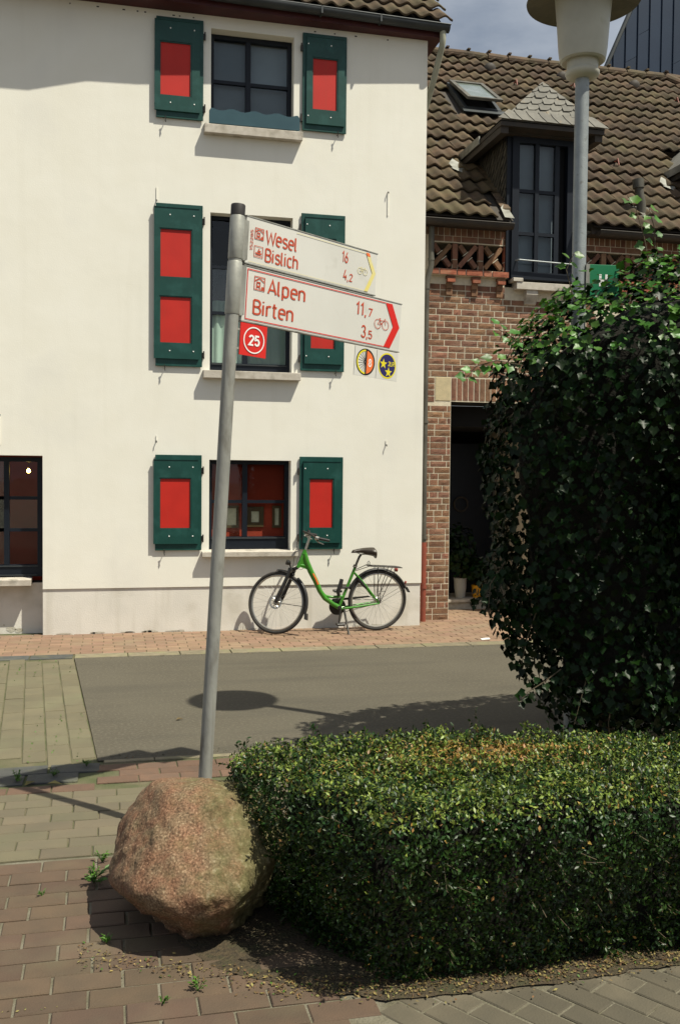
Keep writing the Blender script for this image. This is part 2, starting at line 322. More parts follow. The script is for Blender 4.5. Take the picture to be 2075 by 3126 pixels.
def paver_mesh(l, w, m, name='paver', h=.05, ch=.004):
    b = MB(); x, y = l / 2, w / 2
    vs = [(-x, -y, -h), (x, -y, -h), (x, y, -h), (-x, y, -h), (-x, -y, -ch), (x, -y, -ch), (x, y, -ch), (-x, y, -ch),
          (-x + ch, -y + ch, 0), (x - ch, -y + ch, 0), (x - ch, y - ch, 0), (-x + ch, y - ch, 0)]
    fs = [(8, 9, 10, 11)] + [(i, (i + 1) % 4, (i + 1) % 4 + 4, i + 4) for i in range(4)] + [(i + 4, (i + 1) % 4 + 4, (i + 1) % 4 + 8, i + 8) for i in range(4)]
    b.add(vs, fs); return b.mesh(name, m)
CAMXY = Vector((-2.6, -11.0))
def paver_field(name, u0, u1, v0, v1, pl, pw, m, bed, along='x', z=0, gap=.006, keep=None, ang=0., near=(-2., -6.), tilt=.004, part='paver', nmax=300, bedz=-.007, poly=None, org=None):
    """a paved surface: joint bed as the setting object, pavers as its parts"""
    b = MB()
    pp = poly or [(u0, v0), (u1, v0), (u1, v1), (u0, v1)]
    b.quad(*[(x, y, z + bedz) for x, y in pp]); root = b.build(name, bed); tag(root, kind='structure')
    me = paver_mesh(pl - gap, pw - gap, m, part); cells = []
    org = org or (u0, v0); ca, sa = math.cos(ang), math.sin(ang)
    du, dv = (pl, pw) if along == 'x' else (pw, pl)
    ext = max(u1 - u0, v1 - v0) * (1.5 if ang else 1.0)
    n1 = int(ext / (pl if along == 'x' else pl)) + 2; n2 = int(ext / pw) + 2
    for r in range(-n2 if ang else -1, n2):
        off = (.5 if r % 2 else 0) + jit(.06)
        for c in range(-n1 if ang else -1, n1):
            if along == 'x': lx, ly = (c + off + .5) * pl, (r + .5) * pw
            else: lx, ly = (r + .5) * pw, (c + off + .5) * pl
            x = org[0] + lx * ca - ly * sa; y = org[1] + lx * sa + ly * ca
            if not (u0 - du * .3 < x < u1 + du * .3 and v0 + dv * .3 < y < v1 - dv * .3): continue
            if keep and not keep(x, y): continue
            cells.append((x, y))
    cells.sort(key=lambda c: (c[0] - near[0]) ** 2 + (c[1] - near[1]) ** 2)
    rz = ang + (0 if along == 'x' else math.pi / 2)
    for x, y in cells[:nmax]:
        link(part, me, root, (x + jit(.0015), y + jit(.0015), z + jit(.002)), (R(jit(.5)) * tilt / .004, R(jit(.5)) * tilt / .004, rz + R(jit(.5))))
    if cells[nmax:]:
        s = MB(); tv = [v.co.copy() for v in me.vertices]; tf = [tuple(p.vertices) for p in me.polygons]
        for x, y in cells[nmax:]:
            mt = Matrix.Translation((x + jit(.0015), y + jit(.0015), z + jit(.002))) @ Matrix.Rotation(rz + R(jit(.5)), 4, 'Z')
            s.add([mt @ v for v in tv], tf, random.random() + .001)
        tag(s.build(part, m, root), kind='stuff')
    return root
# far pavement in front of the houses
paver_field('far_pavement', -9, 8.4, -1.19, 1.30, .212, .106, 'far_paver', 'bed', gap=.007, near=(-1, -.6), keep=lambda x, y: y < .03 or x > 1.0)
# pale stones between pavement and asphalt, darker ones in front of the side road
kb = MB().add([], []); kb.quad((-9, -1.42, -.010), (9, -1.42, -.010), (9, -1.19, -.010), (-9, -1.19, -.010)); kerb = kb.build('far_kerb', 'bed'); tag(kerb, kind='structure')
kmA = paver_mesh(.49, .20, 'kerb', 'kerb_stone'); kmB = paver_mesh(.39, .20, 'dkerb', 'kerb_stone')
x = -2.66
while x < 9: link('kerb_stone', kmA, kerb, (x, -1.305 + jit(.002), .001 + jit(.002)), (0, 0, R(jit(.3)))); x += .50
x = -3.12
while x > -9:
    o = link('kerb_stone', kmB, kerb, (x, -1.305 + jit(.003), .001 + jit(.002)), (0, 0, R(jit(.5)))); o['label'] = 'dark grey kerb stone'; x -= .40
# side road of olive concrete blocks, long side across
paver_field('side_road', -9, -2.64, -4.94, -1.42, .24, .145, 'olive_paver', 'bed', along='y', near=(-3.2, -3.6), gap=.008, ang=R(4.1), org=(-2.660, -4.94),
            keep=lambda x, y: x < -2.905 + .25 * ((-1.41 - y) / 3.49) - .055 and -4.85 < y < -1.5, poly=[(-9, -4.94), (-2.655, -4.94), (-2.91, -1.42), (-9, -1.42)], bedz=-.006)
# two rows of dark stones at the mouth of the side road
kb = MB(); kb.quad((-9, -5.305, -.009), (-2.62, -5.305, -.009), (-2.62, -4.89, -.009), (-9, -4.89, -.009)); kb.quad((-2.62, -4.955, -.0085), (8, -4.955, -.0085), (8, -4.895, -.0085), (-2.62, -4.895, -.0085)); nk = kb.build('near_kerb', 'bed'); tag(nk, kind='structure')
kmC = paver_mesh(.285, .165, 'dkerb', 'kerb_stone')
for r_ in range(2):
    x = -2.785 - .12 * r_
    while x > -9: link('kerb_stone', kmC, nk, (x, -5.025 - .178 * r_ + jit(.003), jit(.003)), (R(jit(.5)), R(jit(.5)), R(jit(1)))); x -= .30
kmD = paver_mesh(.30, .05, 'kerb', 'edging_stone')
x = -2.47
while x < 8: link('edging_stone', kmD, nk, (x, -4.925 + jit(.002), .002), (0, 0, R(jit(.4)))); x += .305
paver_field('red_strip', -9, 8, -5.35, -4.955, .235, .118, 'strip_paver', 'bed', near=(-2, -5.2), keep=lambda x, y: x > -2.62, poly=[(-2.62, -5.35), (8, -5.35), (8, -4.955), (-2.62, -4.955)], nmax=90)
paver_field('red_border', -9, -2.62, -5.455, -5.305, .235, .118, 'strip_paver', 'bed', near=(-3, -5.4), nmax=40, bedz=-.008)
paver_field('beige_pavement', -9, 8, -6.42, -5.46, .235, .12, 'beige_paver', 'bed', near=(-2.6, -5.9), poly=[(-9, -6.42), (8, -6.42), (8, -5.355), (-2.625, -5.355), (-2.625, -5.46), (-9, -5.46)], bedz=-.0075)
paver_field('red_pavement', -9, -1.72, -12, -6.425, .235, .118, 'red_paver', 'pbed', near=(-2.7, -7.3), gap=.009,
            keep=lambda x, y:  not (x > -2.28 and y > -7.55) and x < -1.77 - .28 * (y + 7.9))
paver_field('grey_pavement', -1.95, 8, -12, -7.80, .205, .102, 'grey_paver', 'pbed', near=(-1.1, -8.0), gap=.007, ang=R(-58), z=-.0035, bedz=-.0042,
            keep=lambda x, y: x > -1.70 - .28 * (y + 7.9) and y < -7.85, poly=[(-1.72, -12), (8, -12), (8, -7.80), (-1.72, -7.80)], org=(-1, -8))
front = [(-2.34, -7.36), (-2.24, -7.56), (-2.08, -7.70), (-1.9, -7.82), (-1.7, -7.90), (-1.4, -7.93), (-1.0, -7.92), (-.6, -7.91), (0, -7.93), (8, -7.93)]
edge = []
for (a, b_), (c, d) in zip(front, front[1:]):
    nn_ = max(2, int(math.hypot(c - a, d - b_) / .03)) if c < 1 else 3
    for k in range(nn_):
        t = k / nn_; x_, y_ = a + (c - a) * t, b_ + (d - b_) * t; q = noise.noise(Vector((x_ * 6, y_ * 6, 0))) * .035 + noise.noise(Vector((x_ * 25, y_ * 25, 3))) * .016; edge.append((x_ - q * .4, y_ + q))
pts = edge + [(8, -7.93), (8, -6.43), (-2.30, -6.43), (-2.33, -7.0)]
sb = MB(); sb.quad(*[(x, y, .0012) for x, y in pts]); tag(sb.build('planting_bed', 'soil'), kind='structure')

# ---------------------------------------------------------------- white house
H = empty('white_house', (0, 0, 0)); tag(H, 'tall white rendered house with dark green and red shutters beside the street', 'house')
TOP = 6.80
OPEN = [(-1.50, -.576, 5.565, 6.65), (-1.50, -.576, 2.885, 4.65), (-1.50, -.576, .88, 1.92)]
ALC = (-5.3, -3.28, 0, 1.94)
def wall_holes(mb, u0, u1, z0, z1, y, holes, depth):
    us = sorted({u0, u1, *[h[0] for h in holes if u0 < h[0] < u1], *[h[1] for h in holes if u0 < h[1] < u1]})
    zs = sorted({z0, z1, *[h[2] for h in holes if z0 < h[2] < z1], *[h[3] for h in holes if z0 < h[3] < z1]})
    inh = lambda a, b: any(h[0] < a < h[1] and h[2] < b < h[3] for h in holes)
    for i in range(len(us) - 1):
        for j in range(len(zs) - 1):
            if inh((us[i] + us[i + 1]) / 2, (zs[j] + zs[j + 1]) / 2): continue
            mb.quad((us[i], y, zs[j]), (us[i + 1], y, zs[j]), (us[i + 1], y, zs[j + 1]), (us[i], y, zs[j + 1]))
    for h in holes:
        a, b, c, d = max(h[0], u0), min(h[1], u1), max(h[2], z0), min(h[3], z1)
        if c >= d: continue
        mb.quad((a, y, c), (a, depth, c), (a, depth, d), (a, y, d)); mb.quad((b, y, c), (b, y, d), (b, depth, d), (b, depth, c))
        if h[3] <= z1: mb.quad((a, y, d), (a, depth, d), (b, depth, d), (b, y, d))
        if h[2] >= z0 and h[2] > 0: mb.quad((a, y, c), (b, y, c), (b, depth, c), (a, depth, c))
wl = MB()
wall_holes(wl, -9, .988, .502, TOP, 0, OPEN + [ALC], .26)
wl.quad((.988, 0, .502), (.988, 7, .502), (.988, 7, TOP), (.988, 0, TOP)); wl.quad((.988, 0, TOP), (.988, 7, TOP), (.988, 3.5, 10.0))
wl.quad((-9, 0, 0), (-9, 7, 0), (-9, 7, TOP), (-9, 0, TOP)); wl.quad((-9, 7, 0), (.988, 7, 0), (.988, 7, TOP), (-9, 7, TOP))
wl.quad((-9, 0, .502), (ALC[0], 0, .502), (ALC[0], .014, .502), (-9, .014, .502)); wl.quad((ALC[1], 0, .502), (.988, 0, .502), (.988, .014, .502), (ALC[1], .014, .502))
me = wl.mesh('wall', 'render'); link('wall', me, H)
pl = MB(); wall_holes(pl, -9, .980, -.02, .502, .014, [ALC], .26)
pl.quad((.980, .014, -.02), (.980, 7, -.02), (.980, 7, .502), (.980, .014, .502)); pl.build('plinth', 'plinth', H)
ap = MB(); ap.box(ALC[0], ALC[1], .225, .30, -.02, .55); ap.build('alcove_apron', 'plinth', H)
# crumbling patches at the foot of the wall
cp = MB()
for (x, z, rx, rz) in [(-3.63, .045, .06, .035), (-3.55, .03, .04, .025), (-3.70, .09, .01, .01)]:
    cp.add([(x + rx * math.cos(t / 9 * 6.283) * (1 + jit(.35)), .2225, max(z + rz * math.sin(t / 9 * 6.283) * (1 + jit(.3)), .002)) for t in range(9)], [tuple(range(9))])
for k in range(16):
    x = random.choice([-2.9, -2.55, -2.3, -1.0, .2, .6, -1.9]) + jit(.25); rx = random.uniform(.02, .09); rz = random.uniform(.004, .014)
    cp.add([(x + rx * math.cos(t / 9 * 6.283) * (1 + jit(.35)), .0115, .012 + rz * math.sin(t / 9 * 6.283) * (1 + jit(.3))) for t in range(9)], [tuple(range(9))])
tag(cp.build('bare_plaster', 'stain', H), kind='stuff')
# rows of dark nail holes below the eaves
for x in (-3.42, -3.0, -2.72, -2.45, -2.3, -2.22, -1.92, -1.85, -1.7, -.35, -.12, .12, .5):
    MB().box(x, x + random.uniform(.012, .03), -.004, .004, 6.735, 6.747).build('nail_hole', 'iron', H)
# eaves: soffit, gutter and tiles follow a slightly oblique line
EV = [(-9, .40), (-6, .385), (-4.0, .37), (-2.97, .36), (-2.80, .335), (-2.62, .308), (-2.45, .301), (-1.93, .294), (1.13, .165)]  # outward step at left, out of view, shaped to cast the wavy wall shadow
def evd(u):
    for (a, da), (b, db) in zip(EV, EV[1:]):
        if a <= u <= b: return da + (db - da) * (u - a) / (b - a)
    return EV[-1][1]
sf = MB()
for (a, da), (b, db) in zip(EV, EV[1:]):
    sf.quad((a, -da + .06, 6.785), (b, -db + .06, 6.785), (b, .0, 6.785), (a, .0, 6.785))
    sf.quad((a, -da + .06, 6.785), (b, -db + .06, 6.785), (b, -db + .06, 6.93), (a, -da + .06, 6.93))
sf.quad((1.13, -.105, 6.785), (1.13, .3, 6.785), (1.13, .3, 6.93), (1.13, -.105, 6.93)); sf.quad((.9, 0, 6.785), (1.13, 0, 6.785), (1.13, 7, 6.785), (.9, 7, 6.785))
sf.build('soffit', 'oxblood', H)
gt = MB(); prof = [(math.sin(R(a)) * .062, -math.cos(R(a)) * .062) for a in range(-95, 100, 15)]
uu = [-9, -6, -4.0, -2.97, -2.8, -2.62, -2.45, -1.93, 1.185]
vs = []
for u in uu:
    d = evd(min(u, 1.13))
    for (py, pz) in prof: vs.append((u, -d + .065 - .065 + py + .0, 6.885 + pz))
    for (py, pz) in reversed(prof): vs.append((u, -d + py * .93, 6.885 + pz * .93 + .002))
k = len(prof) * 2
fs = [(i * k + j, i * k + (j + 1) % k, (i + 1) * k + (j + 1) % k, (i + 1) * k + j) for i in range(len(uu) - 1) for j in range(k)]
gt.add(vs, fs); d = evd(1.13); gt.add([(1.185, -d + py, 6.885 + pz) for py, pz in prof], [tuple(range(len(prof)))])
gt.tube([(-9, -evd(-9) - .062, 6.893), (-2.97, -evd(-2.97) - .062, 6.893), (-2.45, -evd(-2.45) - .062, 6.893), (1.19, -evd(1.13) - .062, 6.893)], .009, 6)
for u in (-.33, .35): gt.box(u, u + .02, -evd(u) - .067, -evd(u) + .05, 6.82, 6.90)
gt.build('gutter', 'gutter', H, smooth=True)
dp = MB(); dp.tube([(1.115, -.165, 6.84), (1.115, -.165, 6.74), (1.115, -.14, 6.68), (1.08, .05, 6.36), (1.035, .26, 6.04), (1.02, .30, 5.9), (1.02, .30, 4.9)], .036, 12)
dp.build('downpipe', 'creampipe', H, smooth=True)
# roof of the white house
def tile_mesh(w_, gauge, amp, name='tile', m='tile', th=.022):
    b = MB(); nseg = 16; top = []; L_ = gauge + .045
    for e, yy in ((0, 0.), (1, L_)):
        for i in range(nseg + 1):
            t = i / nseg; a = amp * (.5 - .5 * math.cos(4 * math.pi * t)) ** 1.2
            top.append((t * w_ + .001 * (e), yy, a + .042 * (1 - e)))
    n1 = nseg + 1
    low = [(x_, y_, z_ - th) for (x_, y_, z_) in top[:n1]]
    fs = [(i, i + 1, n1 + i + 1, n1 + i) for i in range(nseg)] + [(2 * n1 + i, 2 * n1 + i + 1, i + 1, i) for i in range(nseg)]
    b.add(top + low, fs); b.quad(top[0], low[0], (0, L_, -.01)); b.quad(top[nseg], low[nseg], (w_, L_, -.01))
    me = b.mesh(name, m); me.polygons.foreach_set('use_smooth', [i < nseg for i in range(len(me.polygons))]); return me
TM = tile_mesh(.378, .337, .040)
def roof_tiles(parent, u0, u1, slope, y0, z0, rows, keep, nmax, pri, gauge=.337, shift=0.):
    cs, sn = math.cos(slope), math.sin(slope); cells = []
    for r_ in range(rows):
        s0 = r_ * gauge; nc = int((u1 - u0) / .378) + 1
        for c_ in range(nc):
            u = u0 + c_ * .378 + shift; y = y0 + s0 * cs; z = z0 + s0 * sn
            if keep(u + .189, y + .16 * cs): cells.append((u, y, z))
    cells.sort(key=pri)
    for (u, y, z) in cells[:nmax]: link('tile', TM, parent, (u, y, z + jit(.002)), (slope + R(jit(.4)), R(jit(.3)), R(jit(.3))))
    if cells[nmax:]:
        s = MB(); tv = [v.co.copy() for v in TM.vertices]; tf = [tuple(p.vertices) for p in TM.polygons]
        for (u, y, z) in cells[nmax:]:
            mt = Matrix.Translation((u, y, z)) @ Matrix.Rotation(slope, 4, 'X'); s.add([mt @ v for v in tv], tf, random.random() + .001)
        tag(s.build('tile', 'tile', parent, smooth=False), kind='stuff')
rf = MB(); S1 = R(42); rb = rf
rb.quad((-9, -.12, 6.93), (1.13, -.12, 6.93), (1.13, 3.55, 6.93 + 3.67 * math.tan(S1)), (-9, 3.55, 6.93 + 3.67 * math.tan(S1)))
rb.quad((-9, 3.55, 6.93 + 3.67 * math.tan(S1)), (1.13, 3.55, 6.93 + 3.67 * math.tan(S1)), (1.13, 7.2, 6.93), (-9, 7.2, 6.93))
roofW = rb.build('roof', 'soffit', H)
roof_tiles(roofW, -9 + .05, 1.16, S1, -.19, 6.925, 16, lambda u, y: u < 1.1, 120, lambda c: (c[0] - .6) ** 2 + 6 * (c[1]) ** 2, shift=-.04)
# shutters
def shutter(u0, u1, z0, z1, plate, reds, side, label=None):
    s = empty('shutter', (u0, 0, z0), parent=H)
    f = lambda x: x - u0
    b = MB(); b.box(0, f(u1), -.030, -.010, 0, z1 - z0); b.build('board', 'green', s, bevel=.003)
    p0, p1, pz0, pz1 = plate[0] - u0, plate[1] - u0, plate[2] - z0, plate[3] - z0
    p = MB(); rr = sorted(reds, key=lambda r: r[2]); ra, rb_ = rr[0][0] - u0, rr[0][1] - u0
    p.box(p0, ra, -.052, -.0302, pz0, pz1); p.box(rb_, p1, -.052, -.0302, pz0, pz1)
    zz = [pz0] + [v for r in rr for v in (r[2] - z0, r[3] - z0)] + [pz1]
    for i in range(0, len(zz), 2): p.box(ra, rb_, -.052, -.0302, zz[i], zz[i + 1])
    p.box(p0, p1, -.058, -.052, pz1 - .006, pz1)
    p.build('frame', 'green', s)
    for r in rr:
        q = MB(); a, b_, c, d = r[0] - u0, r[1] - u0, r[2] - z0, r[3] - z0; t = .012
        q.box(a, a + t, -.046, -.0305, c, d); q.box(b_ - t, b_, -.046, -.0305, c, d); q.box(a + t, b_ - t, -.046, -.0305, d - t, d); q.box(a + t, b_ - t, -.046, -.0305, c, c + t)
        q.build('moulding', 'green', s)
        MB().box(a + t, b_ - t, -.034, -.0302, c + t, d - t).build('red_panel', 'red', s)
    for zc in (pz0 + .085, pz1 - .085):
        for xc in ((p0 + .17, p1 - .06) if side == 'L' else (p0 + .02, p0 + .28)):
            MB().lathe([(.008, 0), (.007, .004), (.002, .006)], mtx=Matrix.Translation((xc, -.052, zc)) @ Matrix.Rotation(R(90), 4, 'X'), seg=10).build('screw', 'screw', s)
    hx = f(u1) if side == 'L' else 0.
    for zc in (.13, z1 - z0 - .17):
        h = MB(); x0, x1 = (hx - .002, hx + .022) if side == 'L' else (hx - .022, hx + .002)
        h.box(x0, x1, -.036, .0, zc - .03, zc + .03); h.tube([(x0 + (.018 if side == 'L' else .006), -.04, zc - .04), (x0 + (.018 if side == 'L' else .006), -.04, zc + .045)], .008, 8); h.build('hinge', 'iron', s, smooth=True)
    cx_ = .10 if side == 'L' else f(u1) - .10
    c = MB(); c.tube([(cx_, .0, -.02), (cx_, -.05, -.02), (cx_ - .004, -.055, .015)], .005, 6); c.tube([(cx_ + .001, -.052, .005), (cx_ - .002, -.052, -.03), (cx_ + .002, -.052, -.055)], .009, 6, flat=.45); c.build('catch', 'iron', s, smooth=True)
    if label: s['label'] = label
shutter(-2.093, -1.586, 5.628, 6.707, (-2.112, -1.625, 5.70, 6.665), [(-2.06, -1.715, 5.856, 6.44)], 'L', 'left shutter of the top window, its upper part in the shade of the eaves')
shutter(-.482, .024, 5.628, 6.707, (-.441, -.004, 5.70, 6.665), [(-.378, -.080, 5.856, 6.44)], 'R', 'right shutter of the top window')
shutter(-2.093, -1.586, 2.94, 4.707, (-2.112, -1.625, 3.02, 4.665), [(-2.055, -1.70, 3.184, 3.704), (-2.055, -1.70, 3.90, 4.436)], 'L', 'tall left shutter with two red panels')
shutter(-.482, .024, 2.94, 4.707, (-.441, -.004, 3.02, 4.665), [(-.378, -.083, 3.184, 3.704), (-.378, -.083, 3.90, 4.436)], 'R', 'tall right shutter behind the sign arms')
shutter(-2.093, -1.586, .912, 1.968, (-2.112, -1.625, .985, 1.918), [(-2.05, -1.70, 1.149, 1.716)], 'L', 'left shutter of the ground floor window')
shutter(-.482, .024, .912, 1.968, (-.441, -.004, .985, 1.918), [(-.376, -.085, 1.149, 1.722)], 'R', 'right shutter of the ground floor window, behind the handlebar')
# windows
def window(u0, u1, z0, z1, mull, trans, y=.14, fw=.045, parent=None, sash=.03, lower=.05, open_right=False):
    w_ = empty('window', (u0, y, z0), parent=parent or H)
    W_, H_ = u1 - u0, z1 - z0
    f = MB(); f.box(0, fw, 0, .07, 0, H_); f.box(W_ - fw, W_, 0, .07, 0, H_); f.box(fw, W_ - fw, 0, .07, H_ - fw, H_); f.box(fw, W_ - fw, 0, .07, 0, lower); f.build('frame', 'frame', w_)
    f = MB(); f.box(fw - .006, W_ - fw + .006, -.012, -.0005, lower - .022, lower - .008); f.box(fw, W_ - fw, -.02, -.0005, .012, .022); f.build('weather_bar', 'gutter', w_)
    xs = [fw] + [m_ - u0 for m_ in mull] + [W_ - fw]; zs = [lower] + [t - z0 for t in trans] + [H_ - fw]
    for m_ in mull: MB().box(m_ - u0 - .028, m_ - u0 + .028, .004, .062, lower, H_ - fw).build('mullion', 'frame', w_)
    for t in trans:
        for i in range(len(xs) - 1):
            MB().box(xs[i] + (.0285 if i else 0), xs[i + 1] - (.0285 if i < len(xs) - 2 else 0), .010, .056, t - z0 - .018, t - z0 + .018).build('glazing_bar', 'frame', w_)
    for i in range(len(xs) - 1):
        for j in range(len(zs) - 1):
            q = MB(); xa, xb = xs[i] + (.028 if i else 0), xs[i + 1] - (.028 if i < len(xs) - 2 else 0); q.quad((xa, .032, zs[j]), (xb, .032 + jit(.001), zs[j]), (xb, .032, zs[j + 1]), (xa, .032 + jit(.001), zs[j + 1])); q.build('pane', 'glass', w_)
    return w_
w1 = window(-1.50, -.576, 5.565, 6.65, [-1.07], [6.14]); w2 = window(-1.50, -.576, 2.885, 4.65, [-1.09], [4.087, 3.573], lower=.13, fw=.04); w3 = window(-1.50, -.576, .88, 1.92, [-1.08], [1.45], lower=.17)
MB().box(.03, .90, .10, .115, .03, 1.06).build('blind', 'clothgrey', w1)
def curtain(parent, x0, x1, z0, z1, y, m, folds=9, amp=.012):
    b = MB(); n_ = folds * 6; vs = []
    for i in range(n_ + 1):
        x_ = x0 + (x1 - x0) * i / n_; yy = y + amp * math.sin(i / n_ * folds * 6.283)
        vs += [(x_, yy, z0), (x_, yy, z1)]
    b.add(vs, [(2 * i, 2 * i + 2, 2 * i + 3, 2 * i + 1) for i in range(n_)]); return b.build('curtain', m, parent, smooth=True)
curtain(w2, .03, .90, .10, .835, .055, 'clothteal')
def room(parent, x0, x1, z0, z1, y0, y1, m, name='room'):
    b = MB(); b.quad((x0, y1, z0), (x1, y1, z0), (x1, y1, z1), (x0, y1, z1)); b.quad((x0, y0, z0), (x0, y1, z0), (x0, y1, z1), (x0, y0, z1)); b.quad((x1, y0, z0), (x1, y1, z0), (x1, y1, z1), (x1, y0, z1))
    b.quad((x0, y0, z1), (x1, y0, z1), (x1, y1, z1), (x0, y1, z1)); b.quad((x0, y0, z0), (x1, y0, z0), (x1, y1, z0), (x0, y1, z0)); return b.build(name, m, parent)
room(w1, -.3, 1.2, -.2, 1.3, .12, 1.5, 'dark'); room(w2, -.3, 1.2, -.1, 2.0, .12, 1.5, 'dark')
room(w3, -.02, .944, -.02, 1.06, .075, .13, 'wallred', 'backing_board')
# pictures on the red wall behind the ground floor window
for i, (a, b_, c, d, lb) in enumerate([(-1.045, -.845, 1.155, 1.39, 'small framed picture on the red wall, in the right half of the ground floor window'),
        (-1.30, -1.135, 1.145, 1.40, 'framed picture on the red wall behind the signpost, left half of the ground floor window'),
        (-.745, -.64, 1.145, 1.40, 'half hidden framed picture at the right edge of the ground floor window')]):
    e_ = empty('framed_picture', (a, .262, c)); tag(e_, lb, 'picture', 'pictures in the ground floor window')
    t = .03 if i else .055; f = MB(); ww, hh = b_ - a, d - c
    f.box(0, t, -.012, 0, 0, hh); f.box(ww - t, ww, -.012, 0, 0, hh); f.box(t, ww - t, -.012, 0, 0, t); f.box(t, ww - t, -.012, 0, hh - t, hh); f.build('frame', 'picframe', e_)
    MB().box(t, ww - t, -.005, 0, t, hh - t).build('print', 'paint_a', e_)
# sills
for (z0, z1, a, b_) in ((5.49, 5.585, -1.578, -.488), (2.82, 2.905, -1.578, -.488), (.838, .895, -1.585, -.49)):
    s = MB(); s.add([(a, -.095, z0), (b_, -.095, z0), (b_, -.095, z1), (a, -.095, z1), (a, .14, z0), (b_, .14, z0), (b_, .14, z1 + .012), (a, .14, z1 + .012)],
                    [(0, 1, 2, 3), (4, 7, 6, 5), (0, 3, 7, 4), (1, 5, 6, 2), (3, 2, 6, 7), (0, 4, 5, 1)]); s.build('window_sill', 'sill', H, bevel=.004)
# scalloped board in front of the top window
n_ = 48; a, b_ = -1.525, -.520; poly = []
for i in range(n_ + 1):
    t = i / n_; e = min(t, 1 - t); zt = 5.755 + .013 * math.cos(t * 4.0 * 2 * math.pi) - (.035 * (1 - e / .03) ** 2 if e < .03 else 0); poly.append((a + (b_ - a) * t, zt))
wb = MB(); wb.prism([(a, 5.60), (b_, 5.60)] + poly[::-1], -.075, -.055)
tag(wb.build('window_board', 'teal'), 'teal board with a wavy top edge standing on the sill of the top window', 'window board')
# window in the alcove at the left
w4 = window(-5.2, -3.30, .62, 1.925, [-3.67, -4.3], [1.48, 1.13], y=.2255, lower=.13, fw=.05)
room(w4, -.05, 1.96, -.05, 1.35, .075, 1.2, 'wallred', 'room')
s = MB(); s.add([(-5.3, .04, .535), (-3.405, .04, .535), (-3.405, .04, .600), (-5.3, .04, .600), (-5.3, .26, .535), (-3.405, .26, .535), (-3.405, .26, .618), (-5.3, .26, .618)],
    [(0, 1, 2, 3), (4, 7, 6, 5), (0, 3, 7, 4), (1, 5, 6, 2), (3, 2, 6, 7), (0, 4, 5, 1)]); s.build('window_sill', 'sill', H, bevel=.003)
lp = empty('ceiling_lamp', (-3.47, .62, 1.775)); tag(lp, 'small lit yellow bulb hanging inside the dark window at the left edge', 'lamp')
M['bulb'] = emit_mat('bulb_glow', (1, .62, .12), 26)
MB().lathe([(.002, -.022), (.015, -.016), (.022, 0), (.015, .016), (.006, .03)], seg=14).build('bulb', 'bulb', lp, smooth=True); MB().tube([(0, 0, .03), (0, 0, .20)], .004, 6).build('cord', 'black', lp)
# little iron hooks with pale stems on the facade
for (u, z0, z1) in ((.53, 4.75, 5.02), (-2.084, 4.74, 4.88), (-3.712, 2.05, 2.37), (-2.08, 2.12, 2.18), (.54, 2.12, 2.17)):
    h = MB(); h.box(u - .005, u + .005, -.009, 0, z0, z1); hk = h.build('hook_plate', 'render', H)
    q = MB(); q.tube([(u, 0, z1 if z1 - z0 > .2 else z0), (u, -.03, (z1 if z1 - z0 > .2 else z0) - .003), (u + .002, -.034, (z1 if z1 - z0 > .2 else z0) - .02)], .006, 6); q.build('hook', 'iron', hk)

# ---------------------------------------------------------------- brick house
BY = .42
B = empty('brick_house', (1, BY, 0)); tag(B, 'brown brick house with tiled roof and dormer to the right of the white house', 'house')
iB = Matrix.Translation((-1, -BY, 0))
def Bl(u, y, z): return (u - 1, y - BY, z)
cores = MB()
def cbox(u0, u1, y0, y1, z0, z1): cores.box(u0 - 1, u1 - 1, y0 - BY, y1 - BY, z0, z1)
cbox(.99, 1.478, BY + .0015, .9, -.02, 2.675)                   # pillar left of the doorway
cbox(1.478, 1.50, .9, 2.4, -.02, 2.675)
cbox(2.75, 8.6, BY + .0015, 2.4, -.02, 2.675)
cbox(.99, 2.16, BY + .0015, .9, 2.675, 4.285); cbox(2.16, 3.2, BY + .0015, .9, 2.675, 4.10); cbox(3.2, 8.6, BY + .0015, .9, 2.675, 4.285)
cbox(.99, 2.16, BY + .0015, .9, 4.60, 4.86); cbox(3.2, 8.6, BY + .0015, .9, 4.60, 4.86)
cbox(.99, 1.21, BY + .0015, .9, 4.285, 4.60)
cores.build('wall_core', 'mortar', B)
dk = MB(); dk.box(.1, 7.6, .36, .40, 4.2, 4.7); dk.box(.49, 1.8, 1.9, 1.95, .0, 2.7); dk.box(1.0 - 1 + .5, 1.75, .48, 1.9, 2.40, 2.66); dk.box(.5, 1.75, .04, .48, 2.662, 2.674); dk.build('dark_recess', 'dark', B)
WP = empty('brick_wall', (0, 0, 0), parent=B)
def brick_mesh(l, h, rough, m='brick', d=.06, seedv=0):
    random.seed(seedv); b = MB(); nx_, nz_ = (4, 2) if rough else (1, 1); vs = []
    for j in range(nz_ + 1):
        for i in range(nx_ + 1):
            e = i in (0, nx_) or j in (0, nz_); vs.append((-l / 2 + l * i / nx_ + (0 if e else jit(.008)), (jit(.0006) if e else random.uniform(-.007, .0005)) if rough else 0, -h / 2 + h * j / nz_))
    fs = [(j * (nx_ + 1) + i, j * (nx_ + 1) + i + 1, (j + 1) * (nx_ + 1) + i + 1, (j + 1) * (nx_ + 1) + i) for j in range(nz_) for i in range(nx_)]
    k = len(vs); per = [i for i in range(nx_ + 1)] + [(j) * (nx_ + 1) + nx_ for j in range(1, nz_ + 1)] + [nz_ * (nx_ + 1) + i for i in range(nx_ - 1, -1, -1)] + [j * (nx_ + 1) for j in range(nz_ - 1, 0, -1)]
    vs += [(vs[i][0], d, vs[i][2]) for i in per]; n_ = len(per)
    fs += [(per[i], k + i, k + (i + 1) % n_, per[(i + 1) % n_]) for i in range(n_)]
    b.add(vs, fs); return b.mesh('brick', m)
